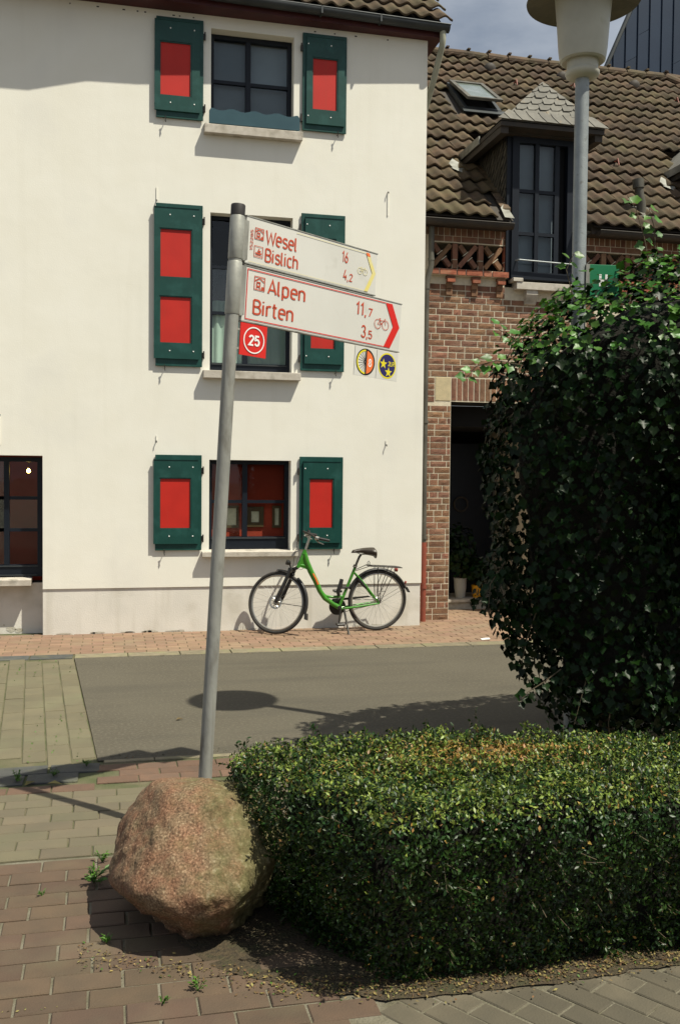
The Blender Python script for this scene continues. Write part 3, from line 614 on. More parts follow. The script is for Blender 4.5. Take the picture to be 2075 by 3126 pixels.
BS = [brick_mesh(.202, .0615, True, seedv=s) for s in range(7)]; BH = [brick_mesh(.096, .0615, s < 3, seedv=20 + s) for s in range(5)]
BHs = brick_mesh(.099, .064, False); BSs = brick_mesh(.205, .064, False); BSr = brick_mesh(.205, .064, True, 'rbrick', seedv=60); BHr = brick_mesh(.099, .064, False, 'rbrick')
SOL = [brick_mesh(.205, .062, True, seedv=40 + s) for s in range(4)]
random.seed(11)
cells = []                                    # (u, z, mesh, yoff, roty, vis)
def course(u0, u1, z, smooth=False, vis=True, yo=0):
    x_ = u0 - random.choice((0, .05, .11, .16))
    while x_ < u1:
        st = random.random() < .62; l = .215 if st else .109
        if x_ + l > u0 and x_ < u1:
            c0, c1 = max(x_, u0), min(x_ + l, u1)
            if c1 - c0 > .03:
                me = (BSs if smooth else random.choice(BS)) if st else (BHs if smooth else random.choice(BH))
                cells.append(((c0 + c1) / 2, z, me, yo, 0, vis and (c0 < 2.0), (c1 - c0 - .010) / (l - .010)))
        x_ += l
z = .03
while z < 2.66: course(1.0, 1.478, z); z += .0752
z = 2.70
while z < 2.96: course(1.0, 1.268, z); z += .0752
# sandstone block and soldier course over the door
u = 1.515
while u < 2.85: cells.append((u, 2.825, random.choice(SOL), 0, R(90), u < 2.2, 1.32)); u += .074
z = 3.01; k = 0
while z < 3.95: course(1.0, 3.4, z); z += .0752; k += 1
while z < 4.12: course(1.0, 2.16, z, True); course(3.3, 5.0, z, True, False); z += .0752
z = 4.645
course(1.2, 2.16, z, True); course(3.2, 6.0, z, True, False)
u = 1.03
while u < 2.15: cells.append((u, 4.735, BSs, 0, R(90), True, .5)); u += .0735
u = 3.24
while u < 6: cells.append((u, 4.735, BSs, 0, R(90), False, .5)); u += .0735
z = .03
while z < 2.9: course(2.75, 4.5, z, True, False); z += .0752
vis = [c for c in cells if c[5]]; hid = [c for c in cells if not c[5]]
vis.sort(key=lambda c: -c[1] * .1 + abs(c[0] - 1.4)); hid = vis[250:] + hid; vis = vis[:250]
for (u, z, me, yo, ry, v_, sx) in vis: link('brick', me, WP, Bl(u, BY - .002 + yo + jit(.001), z), (0, ry, 0), (sx, 1, 1))
s = MB()
for (u, z, me, yo, ry, v_, sx) in hid:
    mt = Matrix.Translation(Bl(u, BY + yo, z)) @ Matrix.Rotation(ry, 4, 'Y') @ Matrix.Diagonal((sx, 1, 1, 1)); s.add([mt @ v.co for v in me.vertices], [tuple(p.vertices) for p in me.polygons], random.random() + .001)
tag(s.build('brick', 'brick', WP), kind='stuff')
MB().box(1.274 - 1, 1.473 - 1, -.004, .05, 2.682, 2.968).build('sandstone_block', 'sandstone', B, bevel=.004)
# openwork frieze: crossed bricks between small posts
def xbay(u0, u1, z0, z1, parent, vis):
    uc, zc = (u0 + u1) / 2, (z0 + z1) / 2; L1 = math.hypot(u1 - u0, z1 - z0); an = math.atan2(z1 - z0, u1 - u0)
    hl = L1 / 2 - .03
    lst = [(uc, zc, L1 - .055, -an, 0.), (uc - math.cos(an) * (L1 / 4 + .012), zc + math.sin(an) * (L1 / 4 + .012), L1 / 2 - .085, an, 0), (uc + math.cos(an) * (L1 / 4 + .012), zc - math.sin(an) * (L1 / 4 + .012), L1 / 2 - .085, an, 0)]
    for (x_, z_, l_, a_, yo) in lst: link('brick', BSs, parent, Bl(x_, BY + .01, z_), (0, a_, 0), (l_ / .205, 1, .85)); 
    for sgn in (-1, 1): MB().box(-.04, .04, .013, .05, -.005, .005, Matrix.Translation(Vector(Bl(uc, BY, zc)) + Vector((math.cos(an) * -sgn * .042, 0, math.sin(an) * sgn * .042))) @ Matrix.Rotation(R(90) + an, 4, 'Y')).build('mortar_joint', 'mortar', parent)
for off, vis_ in ((0, True), (1.98, False)):
    for i in range(3 if vis_ else 6):
        a = 1.215 + .333 * i + off; xbay(a, a + .255, 4.295, 4.60, WP, vis_)
        link('brick', BSs if i < 2 else BSr, WP, Bl(a + .293, BY, 4.50), (0, R(90), 0), (.9, 1, 1)); link('brick', BHs if i < 2 else BHr, WP, Bl(a + .293, BY, 4.345), (0, R(90), 0))
        for bx_ in ((a + .262 - 1, a + .324 - 1, .01, .06, 4.394, 4.41), (a + .257 - 1, a + .261 - 1, .006, .05, 4.29, 4.34), (a + .3265 - 1, a + .3305 - 1, .006, .05, 4.29, 4.34)): MB().box(*bx_).build('mortar_joint', 'mortar', WP)
    # projecting ledge of alternating bricks
    x_ = 1.175 + off
    end = 2.165 if vis_ else 5.2
    lg = MB(); lg.box(x_ - 1, end - 1, -.070, .0, 4.196, 4.262); lg.build('ledge_mortar', 'mortar', B)
    while x_ < end - .03:
        for l_, me_ in ((.099, BHr), (.205, BSr)):
            if x_ + l_ > end + .02: break
            link('brick', me_, WP, Bl(x_ + l_ / 2, BY - .088, 4.232), (0, 0, 0)); x_ += l_ + .017
        else: continue
        break
    for i in range(3 if vis_ else 6):
        u = 1.44 + .325 * i + off
        link('brick', BHr, WP, Bl(u, BY - .075, 4.135), (0, 0, 0), (1, 1, .6)); link('brick', BHs, WP, Bl(u, BY - .055, 4.175), (0, 0, 0), (1.1, 1, .55))
        link('brick', BHs, WP, Bl(u - .01, BY - .03, 4.075), (0, 0, 0), (.78, 1, 1)); link('brick', BHs, WP, Bl(u - .01, BY - .03, 4.0), (0, 0, 0), (.78, 1, 1.1))
# door step, door and lintel in the deep doorway
st = MB(); st.box(.49, 1.76, 1.34 - BY, 1.75, -.02, .085); st.build('door_step', 'sill', B, bevel=.006)
st = MB(); st.box(.49, 1.76, 1.30 - BY, 1.80, .0855, .125); st.build('step_slab', 'sill', B, bevel=.005)
dr = empty('door', (1.75 - 1, 2.05 - BY, .125), parent=B)
MB().box(0, .95, 0, .05, 0, 2.1).build('leaf', 'frame', dr); MB().ring((.47, -.02, 1.25), .10, .014, seg=24).build('door_ring', 'soffit', dr)
u = 1.53
while u < 2.7: link('brick', BSs, WP, Bl(u, .97, 2.53), (0, R(90), 0), (1.25, 1, 1)); u += .074
# gutter, pipes
def half_gutter(parent, u0, u1, y, z, r, m):
    gt = MB(); prof = [(math.sin(R(a)) * r, -math.cos(R(a)) * r) for a in range(-90, 91, 15)]; k = len(prof) * 2; vs = []
    for u in (u0, u1):
        vs += [(u - 1, y - BY + py, z + pz) for py, pz in prof] + [(u - 1, y - BY + py * .9, z + pz * .9 + .001) for py, pz in reversed(prof)]
    gt.add(vs, [(j, (j + 1) % k, k + (j + 1) % k, k + j) for j in range(k)])
    for u in (u0, u1): gt.add([(u - 1, y - BY + py, z + pz) for py, pz in prof], [tuple(range(len(prof)))])
    gt.tube([(u0 - 1, y - BY - r, z + .004), (u1 - 1, y - BY - r, z + .004)], .007, 6); gt.build('gutter', m, parent, smooth=True)
half_gutter(B, .995, 2.15, .18, 4.80, .06, 'soffit'); half_gutter(B, 3.28, 8.6, .18, 4.80, .06, 'soffit')
fb = MB()
for (a, b_) in ((.995, 2.15), (3.22, 8.6)): fb.box(a - 1, b_ - 1, .24 - BY, .0, 4.775, 4.80); fb.box(a - 1, b_ - 1, .24 - BY, .26 - BY, 4.80, 4.88)
fb.build('eaves_board', 'soffit', B)
p = MB(); p.tube([(.16, -.13, 4.74), (.16, -.13, 4.35)], .035, 12); p.tube([(.16, -.13, 4.36), (.16, -.13, 4.28), (.115, -.12, 4.10), (.112, -.12, 4.0)], .036, 12); p.tube([(.112, -.12, 4.02), (.112, -.12, .96)], .030, 12)
for zc in (4.34, 1.0, 2.4): p.tube([(.16 if zc > 4 else .112, -.13 if zc > 4 else -.12, zc), (.16 if zc > 4 else .112, -.13 if zc > 4 else -.12, zc + .03)], .041, 12)
p.build('downpipe', 'brownpipe', B, smooth=True)
p = MB(); p.tube([(.112, -.12, .96), (.112, -.12, .0)], .034, 12); p.tube([(.112, -.12, .40), (.112, -.12, .43)], .042, 12); p.build('standpipe', 'redpipe', B, smooth=True)
# main roof
SR = R(40); TA = math.tan(SR); RY = 4.94; HIPU = 7.0
roofB = empty('roof', (0, 0, 0), parent=B)
DORM = [2.62, 5.66]
def rz_(y): return 4.81 + (y - .12) * TA
under = MB(); yb = .16
hip = lambda y: HIPU + (RY - y) * .95
ys = [yb, .42, 1.0, 2.25, 3, RY]
for a, b_ in zip(ys, ys[1:]):
    if a < .42:
        for (c, d) in ((.995, 2.15), (3.22, 5.19), (6.26, 0)):
            if d == 0: under.quad(Bl(c, a, rz_(a)), Bl(hip(a), a, rz_(a)), Bl(hip(b_), b_, rz_(b_)), Bl(c, b_, rz_(b_)))
            else: under.quad(Bl(c, a, rz_(a)), Bl(d, a, rz_(a)), Bl(d, b_, rz_(b_)), Bl(c, b_, rz_(b_)))
    elif b_ <= 2.25:
        for (c, d) in ((.995, 2.18), (3.06, 5.22), (6.10, 0)):
            if d == 0: under.quad(Bl(c, a, rz_(a)), Bl(hip(a), a, rz_(a)), Bl(hip(b_), b_, rz_(b_)), Bl(c, b_, rz_(b_)))
            else: under.quad(Bl(c, a, rz_(a)), Bl(d, a, rz_(a)), Bl(d, b_, rz_(b_)), Bl(c, b_, rz_(b_)))
    else: under.quad(Bl(.995, a, rz_(a)), Bl(hip(a), a, rz_(a)), Bl(hip(b_), b_, rz_(b_)), Bl(.995, b_, rz_(b_)))
under.quad(Bl(hip(yb), yb, rz_(yb)), Bl(HIPU, RY, rz_(RY)), Bl(hip(yb), 2 * RY - yb, rz_(yb))); under.quad(Bl(.995, RY, rz_(RY)), Bl(HIPU, RY, rz_(RY)), Bl(hip(yb), 2 * RY - yb, rz_(yb)), Bl(.995, 2 * RY - yb, rz_(yb)))
under.build('roof_deck', 'soffit', roofB)
def keepB(u, y):
    if u > hip(y) + .12: return False
    for d in DORM:
        if y < .58 and d - .52 < u < d + .62: return False
        if y < 1.75 and abs(u - d) < .45: return False
        if y < 2.15 and abs(u - d) < .25: return False
    if 2.46 < u < 3.06 and 2.86 < y < 3.6: return False
    return True
rr = empty('tiles_frame', (0, 0, 0), parent=B); bpy.data.objects.remove(rr)
class _P: pass
cs, sn = math.cos(SR), math.sin(SR)
cl = []
for r_ in range(19):
    for c_ in range(22):
        u = .82 + c_ * .378; s0 = r_ * .337 - .03; y = .19 + s0 * cs; z = rz_(.19) + .0 + s0 * sn
        if keepB(u + .189, y + .16 * cs): cl.append((u, y, z, r_))
cl.sort(key=lambda c: 0 if (1.0 < c[0] < 3.6 + c[1] * .9 and c[0] > .3 + .42 * c[1]) else 1)
for (u, y, z, r_) in cl[:292]: link('tile', TM, roofB, Bl(u + jit(.003), y + jit(.006), z + jit(.004)), (SR + R(jit(.9)), R(jit(.7)), R(jit(.8))))
if cl[292:]:
    s = MB(); tv = [v.co.copy() for v in TM.vertices]; tf = [tuple(p_.vertices) for p_ in TM.polygons]
    for (u, y, z, r_) in cl[292:]:
        mt = Matrix.Translation(Bl(u, y, z)) @ Matrix.Rotation(SR, 4, 'X'); s.add([mt @ v for v in tv], tf, random.random() + .001)
    tag(s.build('tile', 'tile', roofB), kind='stuff')
b = MB(); vs = []
for e, x_ in ((0, 0), (1, .39)):
    for k in range(9):
        t = R(-20 + 220 * k / 8); rr_ = .105 + (.012 if e == 0 else 0); vs.append((x_, math.cos(t) * rr_, math.sin(t) * rr_ * .8))
b.add(vs, [(k, k + 1, 9 + k + 1, 9 + k) for k in range(8)] + [tuple(range(9)), tuple(range(9, 18))]); b.box(0, .05, -.11, .11, .08, .103)
RM = b.mesh('ridge_tile', 'tile')
u = 1.05
while u < HIPU: link('ridge_tile', RM, roofB, Bl(u, RY, rz_(RY) + .01 + jit(.004)), (0, R(jit(1.5)), R(jit(1.5)))); u += .37
dirn = Vector((hip(yb) - HIPU, yb - RY, rz_(yb) - rz_(RY))); nl = dirn.length; dirn.normalize(); q = dirn.to_track_quat('X', 'Z').to_euler()
for i in range(int(nl / .37)): p_ = Vector(Bl(HIPU, RY, rz_(RY) + .03)) + dirn * (.37 * i); link('ridge_tile', RM, roofB, p_, q)
# mushroom vents and step hooks
for (u, y) in ((3.50, 4.42), (4.78, 4.40), (6.10, 4.38)):
    v = MB(); mt = Matrix.Translation(Bl(u, y, rz_(y) + .05)) @ Matrix.Rotation(SR, 4, 'X')
    v.lathe([(.10, -.02), (.10, .03), (.075, .06), (.03, .07)], mtx=mt @ Matrix.Rotation(R(60), 4, 'X'), seg=14); v.build('roof_vent', 'soffit', roofB, smooth=True)
for (u, y) in ((3.74, 3.92), (4.30, 1.65), (4.80, 4.05), (6.6, 3.9)):
    v = MB(); v.tube([Bl(u, y + .08, rz_(y + .08) + .04), Bl(u, y, rz_(y) + .09), Bl(u, y - .05, rz_(y - .05) + .16), Bl(u, y - .09, rz_(y - .09) + .09)], .010, 6); v.build('ladder_hook', 'redpipe', roofB)
# soil vent pipe
v = MB(); u, y = 4.06, .52; z0 = rz_(y)
v.tube([Bl(u, y, z0), Bl(u - .02, y - .02, z0 + .14), Bl(u - .05, y - .03, z0 + .24), Bl(u - .07, y - .03, z0 + .36)], [.062, .058, .055, .055], 14); v.tube([Bl(u - .067, y - .03, z0 + .32), Bl(u - .078, y - .03, z0 + .43)], .072, 14)
mt = Matrix.Translation(Bl(u, y, z0 + .03)) @ Matrix.Rotation(SR, 4, 'X'); v.box(-.11, .13, -.17, .12, .0, .02, mt); v.build('vent_pipe', 'brownpipe', roofB, smooth=True)
# roof window
sw = empty('roof_window', (0, 0, 0), parent=roofB); mt = Matrix.Translation(Bl(2.76, 2.84, rz_(2.84) + .03)) @ Matrix.Rotation(SR, 4, 'X')
sw.matrix_local = mt
f = MB()
for (a, b_, c, d) in ((-.29, -.235, -.02, 1.02), (.235, .29, -.02, 1.02), (-.235, .235, -.02, .04), (-.235, .235, .96, 1.02)): f.box(a, b_, c, d, .0, .075)
f.box(-.33, .33, -.15, -.02, .06, .068); f.build('kerb_frame', 'gutter', sw)
f = MB(); om = Matrix.Translation((0, 1.0, .085)) @ Matrix.Rotation(R(-6), 4, 'X') @ Matrix.Translation((0, -1.02, 0))
for (a, b_, c, d) in ((-.275, -.21, 0, 1.0), (.21, .275, 0, 1.0), (-.21, .21, 0, .055), (-.21, .21, .92, 1.0)): f.box(a, b_, c, d, 0, .04, om)
f.build('sash', 'brownpipe', sw); f = MB(); f.box(-.21, .21, .055, .92, .016, .022, om); M['skyglass'] = mat('reflecting_glass', (.30, .34, .33), .12, spec=.9, metal=.4, base2=(.2, .24, .2), scale=4); f.build('pane', 'skyglass', sw)
MB().box(-.235, .235, -.0, .96, -.02, .0).build('shaft', 'dark', sw)
# dormers
def slates(parent, origin, ex, ey, poly, sw_, sh, m, rot=0., lift=.006, name='slate', base=None, skew=.0):
    """scale-shaped slates clipped to polygon; ex/ey span the plane, normal = ex x ey"""
    ex, ey = Vector(ex).normalized(), Vector(ey).normalized(); nn = ex.cross(ey); O = Vector(origin); hs = halfs(poly)
    xs = [p_[0] for p_ in poly]; ys_ = [p_[1] for p_ in poly]; diag = max(max(xs) - min(xs), max(ys_) - min(ys_)); cx_, cy_ = (max(xs) + min(xs)) / 2, (max(ys_) + min(ys_)) / 2
    ca, sa = math.cos(rot), math.sin(rot); nr = int(diag / sh) + 2; ncol = int(diag / sw_) + 2
    for r_ in range(-nr, nr):
        for c_ in range(-ncol, ncol):
            x0 = (c_ + (.5 if r_ % 2 else 0)) * sw_; y0 = r_ * sh; H2 = sh * 1.18; ww = sw_ * 1.0
            shp = [(0, H2), (0, .0), (ww * .45, .0)] + [(ww * .45 + ww * .58 * math.sin(R(t)), H2 * .75 - H2 * .75 * math.cos(R(t))) for t in (30, 55, 80)] + [(ww * 1.03, H2)]
            shp = [(x0 + a_, y0 + b2) for a_, b2 in shp]; shp = [(a_ * ca - b2 * sa + cx_, a_ * sa + b2 * ca + cy_) for a_, b2 in shp]
            pc = clip(shp, hs)
            if len(pc) < 3: continue
            ar = abs(sum(pc[i][0] * pc[(i + 1) % len(pc)][1] - pc[(i + 1) % len(pc)][0] * pc[i][1] for i in range(len(pc)))) / 2
            if ar < 1.5e-4: continue
            upd = (-sa, ca)
            def hgt(p_): t = ((p_[0] - cx_) * upd[0] + (p_[1] - cy_) * upd[1] - y0) / H2; return lift + .014 * (1 - t) + .004 * (c_ % 2)
            top = [O + ex * a_ + ey * b2 + nn * hgt((a_, b2)) for a_, b2 in pc]; bot = [O + ex * a_ + ey * b2 + nn * (hgt((a_, b2)) - .008) for a_, b2 in pc]
            n_ = len(pc); q = MB(); q.add(top + bot, [tuple(range(n_)), tuple(range(2 * n_ - 1, n_ - 1, -1))] + [(i, i + n_, (i + 1) % n_ + n_, (i + 1) % n_) for i in range(n_)]); q.build(name, m, parent)
def dormer(uc):
    D = empty('dormer', Bl(uc, BY, 4.2), parent=B)
    def P(u, y, z): return (u - 2.62, y - BY, z - 4.2)     # coordinates written for the dormer centred at 2.62
    a, b_, ez, py, pz = 1.94, 3.31, 6.01, .43, 6.62
    # roof: hip front, two sides, soffit, fascia
    r_ = MB(); yb_ = .12 + (ez - 4.81) / TA + .1; yr = .12 + (pz - 4.81) / TA + .1
    A0, A1, PK, PB = (a, .10, ez), (b_, .10, ez), (2.62, py, pz), (2.62, yr, pz)
    r_.quad(P(*A0), P(*A1), P(*PK)); r_.quad(P(*A0), P(*PK), P(*PB), P(a, yb_, ez)); r_.quad(P(*A1), P(b_, yb_, ez), P(*PB), P(*PK))
    r_.build('dormer_roof', 'slate', D)
    s_ = MB(); s_.box(a - 2.62 + .01, b_ - 2.62 - .01, .11 - BY, yb_ - BY - .1, ez - 4.2 - .06, ez - 4.2 - .008)
    s_.box(2.10 - 2.62, 3.14 - 2.62, .30 - BY, .42 - BY, 5.93 - 4.2, 6.0 - 4.2)
    for sx in (a + .02, b_ - .12): s_.add([P(sx, .14, ez - .06), P(sx + .10, .14, ez - .06), P(sx + .10, yb_ - .1, ez - .06), P(sx, yb_ - .1, ez - .06), P(sx, .14, ez - .14), P(sx + .10, .14, ez - .14), P(sx + .10, yb_ - .2, ez - .14), P(sx, yb_ - .2, ez - .14)], [(0, 1, 2, 3), (4, 7, 6, 5), (0, 4, 5, 1), (1, 5, 6, 2), (2, 6, 7, 3), (3, 7, 4, 0)])
    s_.build('soffit', 'soffit', D)
    # slates on the hip
    hw = (b_ - a) / 2; hl = math.hypot(py - .10, pz - ez); upv = (0, (py - .10) / hl, (pz - ez) / hl)
    slates(D, P(a, .10, ez), (1, 0, 0), upv, [(-.02, .14), (2 * hw + .02, .14), (2 * hw * .5 + .02, hl + .02), (2 * hw * .5 - .02, hl + .02)] if False else [(0.135, .13), (2 * hw - .135, .13), (hw, hl + .03)], .155, .105, 'slate', rot=R(4))
    for i in range(9):                     # slanting slates along the eaves
        x0 = -.045 + i * .158; pc = clip([(x0, .0), (x0 + .19, .0), (x0 + .17, .05), (x0 + .10, .12), (x0 + .0, .175), (x0 - .08, .16), (x0 - .06, .09)], halfs([(-.05, -.01), (2 * hw + .05, -.01), (hw * 1.0, hl + .04)]))
        if len(pc) < 3: continue
        ex, ey = Vector((1, 0, 0)), Vector(upv); nn = ex.cross(ey); O = Vector(P(a, .10, ez)); n_ = len(pc)
        hh = lambda p_: .012 + .012 * (1 - (p_[0] - x0 + .08) / .27) + .012 * (1 - p_[1] / .17)
        top = [O + ex * x_ + ey * y_ + nn * hh((x_, y_)) for x_, y_ in pc]; bot = [v_ - nn * .01 for v_ in top]
        q = MB(); q.add(top + bot, [tuple(range(n_)), tuple(range(2 * n_ - 1, n_ - 1, -1))] + [(k_, k_ + n_, (k_ + 1) % n_ + n_, (k_ + 1) % n_) for k_ in range(n_)]); q.build('slate', 'slate', D)
    # cheeks
    for sx in (2.17, 3.07):
        yt = .12 + (5.95 - 4.81) / TA
        c_ = MB(); c_.add([P(sx, BY, 4.9), P(sx, BY, 5.95), P(sx, yt + .1, 5.95), P(sx + .03, BY, 4.9), P(sx + .03, BY, 5.95), P(sx + .03, yt + .1, 5.95)], [(0, 1, 2), (3, 5, 4), (0, 3, 4, 1), (1, 4, 5, 2), (2, 5, 3, 0)]); c_.build('cheek', 'soffit', D)
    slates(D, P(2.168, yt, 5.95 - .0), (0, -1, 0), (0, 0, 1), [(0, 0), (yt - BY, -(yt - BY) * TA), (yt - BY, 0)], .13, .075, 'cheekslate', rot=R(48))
    # flashing at the foot of the cheek and along the eaves
    z_ = MB(); y1 = yb_ - .12
    for sg, ue in ((-1, a),):
        z_.box(ue - 2.62 - .012, ue - 2.62 + .004, y1 - BY - .75, y1 - BY + .06, ez - 4.2 - .07, ez - 4.2 + .03)
        z_.add([P(1.66, 1.20, rz_(1.20) + .06), P(1.84, 1.05, rz_(1.05) + .06), P(1.90, 1.22, rz_(1.22) + .07), P(1.78, 1.34, rz_(1.34) + .09)], [(0, 1, 2, 3)])
    z_.add([P(2.17 - .14, .14, rz_(.14) + .05), P(2.17 - .02, .13, rz_(.13) + .05), P(2.17 - .02, .45, rz_(.45) + .05), P(2.17 - .13, .30, rz_(.30) + .07)], [(0, 1, 2, 3)])
    z_.build('flashing', 'zinc', D)
    tm = MB()
    for i in range(5):
        y_ = .30 + i * .20; tm.add([P(2.06, y_, rz_(y_) + .06), P(2.17, y_, rz_(y_) + .075), P(2.17, y_ + .22, rz_(y_ + .22) + .05), P(2.06, y_ + .22, rz_(y_ + .22) + .04), P(2.06, y_, rz_(y_) + .035), P(2.17, y_, rz_(y_) + .04)], [(0, 1, 2, 3), (4, 5, 1, 0)])
    tm.build('cut_tiles', 'tile', D)
    # tall window
    W = empty('window', P(2.155, .36, 4.20), parent=D); f = MB(); f.box(0, .06, .03, .12, 0, 1.74); f.box(.06, .15, 0, .09, 0, 1.74); f.box(.79, .98, 0, .09, 0, 1.74); f.box(.15, .79, 0, .09, 1.66, 1.74); f.box(.15, .79, 0, .09, 0, .09); f.build('frame', 'frame', W)
    MB().box(.365, .415, .012, .075, .09, 1.66).build('mullion', 'frame', W)
    for zc in (.56, 1.08):
        for x0, x1 in ((.15, .365), (.415, .63)): MB().box(x0, x1, .02, .065, zc - .02, zc + .02).build('glazing_bar', 'frame', W)
    MB().box(.63, .69, .02, .085, .09, 1.66).build('meeting_stile', 'frame', W); MB().box(.69, .79, .10, .11, .09, 1.66).build('dark_opening', 'dark', W)  # near-black panel painted as the unlit room behind the open half
    for x0, x1 in ((.15, .365), (.415, .63)):
        for z0_, z1_ in ((.09, .54), (.58, 1.06), (1.10, 1.66)): MB().quad((x0, .042, z0_), (x1, .042, z0_), (x1, .042, z1_), (x0, .042, z1_)).build('pane', 'glass', W)
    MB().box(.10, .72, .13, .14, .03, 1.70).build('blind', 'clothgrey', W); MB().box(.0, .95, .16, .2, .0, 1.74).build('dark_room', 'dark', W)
    rl = MB(); rl.tube([P(2.29, .30, 4.42), P(3.05, .30, 4.40)], .009, 8); rl.tube([P(2.29, .30, 4.42), P(2.27, .37, 4.42)], .009, 8); rl.tube([P(3.05, .30, 4.40), P(3.07, .37, 4.40)], .009, 8); rl.build('rail', 'lamppole', D, smooth=True)
    sl_ = MB(); sl_.box(2.27 - 2.62, 3.16 - 2.62, -.11, .05, -.135, -.045); sl_.build('window_sill', 'sill', D, bevel=.004); MB().box(2.22 - 2.62, 2.35 - 2.62, -.12, .04, -.044, .0).build('sill_block', 'sill', D, bevel=.004)
    for sx in (2.41, 2.95):
        cb = MB(); cb.add([(sx - 2.62 + x_, y_, z_) for x_ in (0, .15) for (y_, z_) in ((.02, -.136), (-.09, -.136), (-.09, -.19), (-.03, -.30), (.02, -.32))], [(0, 1, 2, 3, 4), (9, 8, 7, 6, 5)] + [(i, i + 5, (i + 1) % 5 + 5, (i + 1) % 5) for i in range(5)]); cb.build('corbel', 'sill', D)
for uc in DORM: dormer(uc)

# ---------------------------------------------------------------- dark blue building behind
T = empty('blue_building', (12.5, 9, 0)); tag(T, 'tall dark blue metal clad gable rising behind the brick house roof at top right', 'building')
PX = lambda z: (7.98 - 12.5) + (z - 10.657) * (8.716 - 7.981) / (12.312 - 10.657)
zt = 10.657 + (12.5 - 7.98) / .444
MB().add([(PX(0) if False else -4.6, .03, 0), (4.6, .03, 0), (4.6, .03, 10.6), (0, .03, zt), (-4.6, .03, 10.6), (1.4, 9, 0), (10.6, 9, 0), (10.6, 9, 10.6), (6, 9, zt), (1.4, 9, 10.6)],
     [(0, 1, 2, 3, 4), (5, 9, 8, 7, 6), (0, 4, 9, 5), (1, 6, 7, 2), (4, 3, 8, 9), (3, 2, 7, 8)]).build('wall', 'bluemetal', T)
gp = halfs([(-4.6, 0), (4.6, 0), (4.6, 10.6), (0, zt), (-4.6, 10.6)]); u = -4.6; k = 0
while u < 4.6:
    zs = [5.5, 8.2, 9.7 + (k * .62) % 2.4, 13 + (k * .62) % 2.4, 17, 21]
    for z0, z1 in zip(zs, zs[1:]):
        pc = clip([(u + .004, z0 + .004), (u + .288, z0 + .004 + .17), (u + .288, z1 - .004 + .17), (u + .004, z1 - .004)], gp)
        if len(pc) >= 3: q = MB(); q.prism(pc, -.004, .02); q.build('panel', 'bluemetal', T)
    MB().prism(clip([(u + .288, 5.5), (u + .294, 5.5), (u + .294, 22), (u + .288, 22)], gp) or [(0, 6), (.01, 6), (.01, 6.01)], -.03, .02).build('standing_seam', 'bluemetal', T); u += .292; k += 1
vg = MB(); vg.tube([(-4.62, -.03, 10.5), (0, -.03, zt + .05)], .05, 6); vg.build('verge_trim', 'gutter', T)

# ---------------------------------------------------------------- signpost
F = Vector((-2.158, -6.316, 0)); PD = Vector((.052, -.005, 1)).normalized(); WD = Vector((.862, .504, -.043)).normalized(); ND = WD.cross(PD)   # ND points towards the camera side
if ND.y > 0: ND = -ND
SP = empty('signpost', F); tag(SP, 'leaning galvanised steel post with two white cycle route arrow signs behind the boulder', 'signpost')
SP.matrix_world = Matrix.Translation(F)
RT = Matrix((WD, -ND, PD)).transposed().to_4x4()
SP.matrix_world = Matrix.Translation(F) @ RT          # local x along the arms, z up the post, -y towards the viewer
q = MB(); q.lathe([(.0322, -.1), (.0322, 3.0)], seg=24); q.build('pole', 'galv', SP, smooth=True)
q = MB(); q.lathe([(.0345, 2.972), (.0345, 3.018), (.032, 3.024), (.02, 3.026)], seg=24); q.build('cap', 'capm', SP, smooth=True)
for (a, b_) in ((2.768, 2.970), (2.508, 2.756)):
    q = MB(); q.lathe([(.0335, a), (.0350, a + .003), (.0350, b_ - .003), (.0335, b_)], seg=24); q.build('sleeve', 'galv2', SP, smooth=True)
    q = MB(); q.box(.030, .062, -.012, .012, a + .01, b_ - .01); q.box(.033, .050, -.016, .016, a, a + .010); q.build('clamp', 'galv', SP)
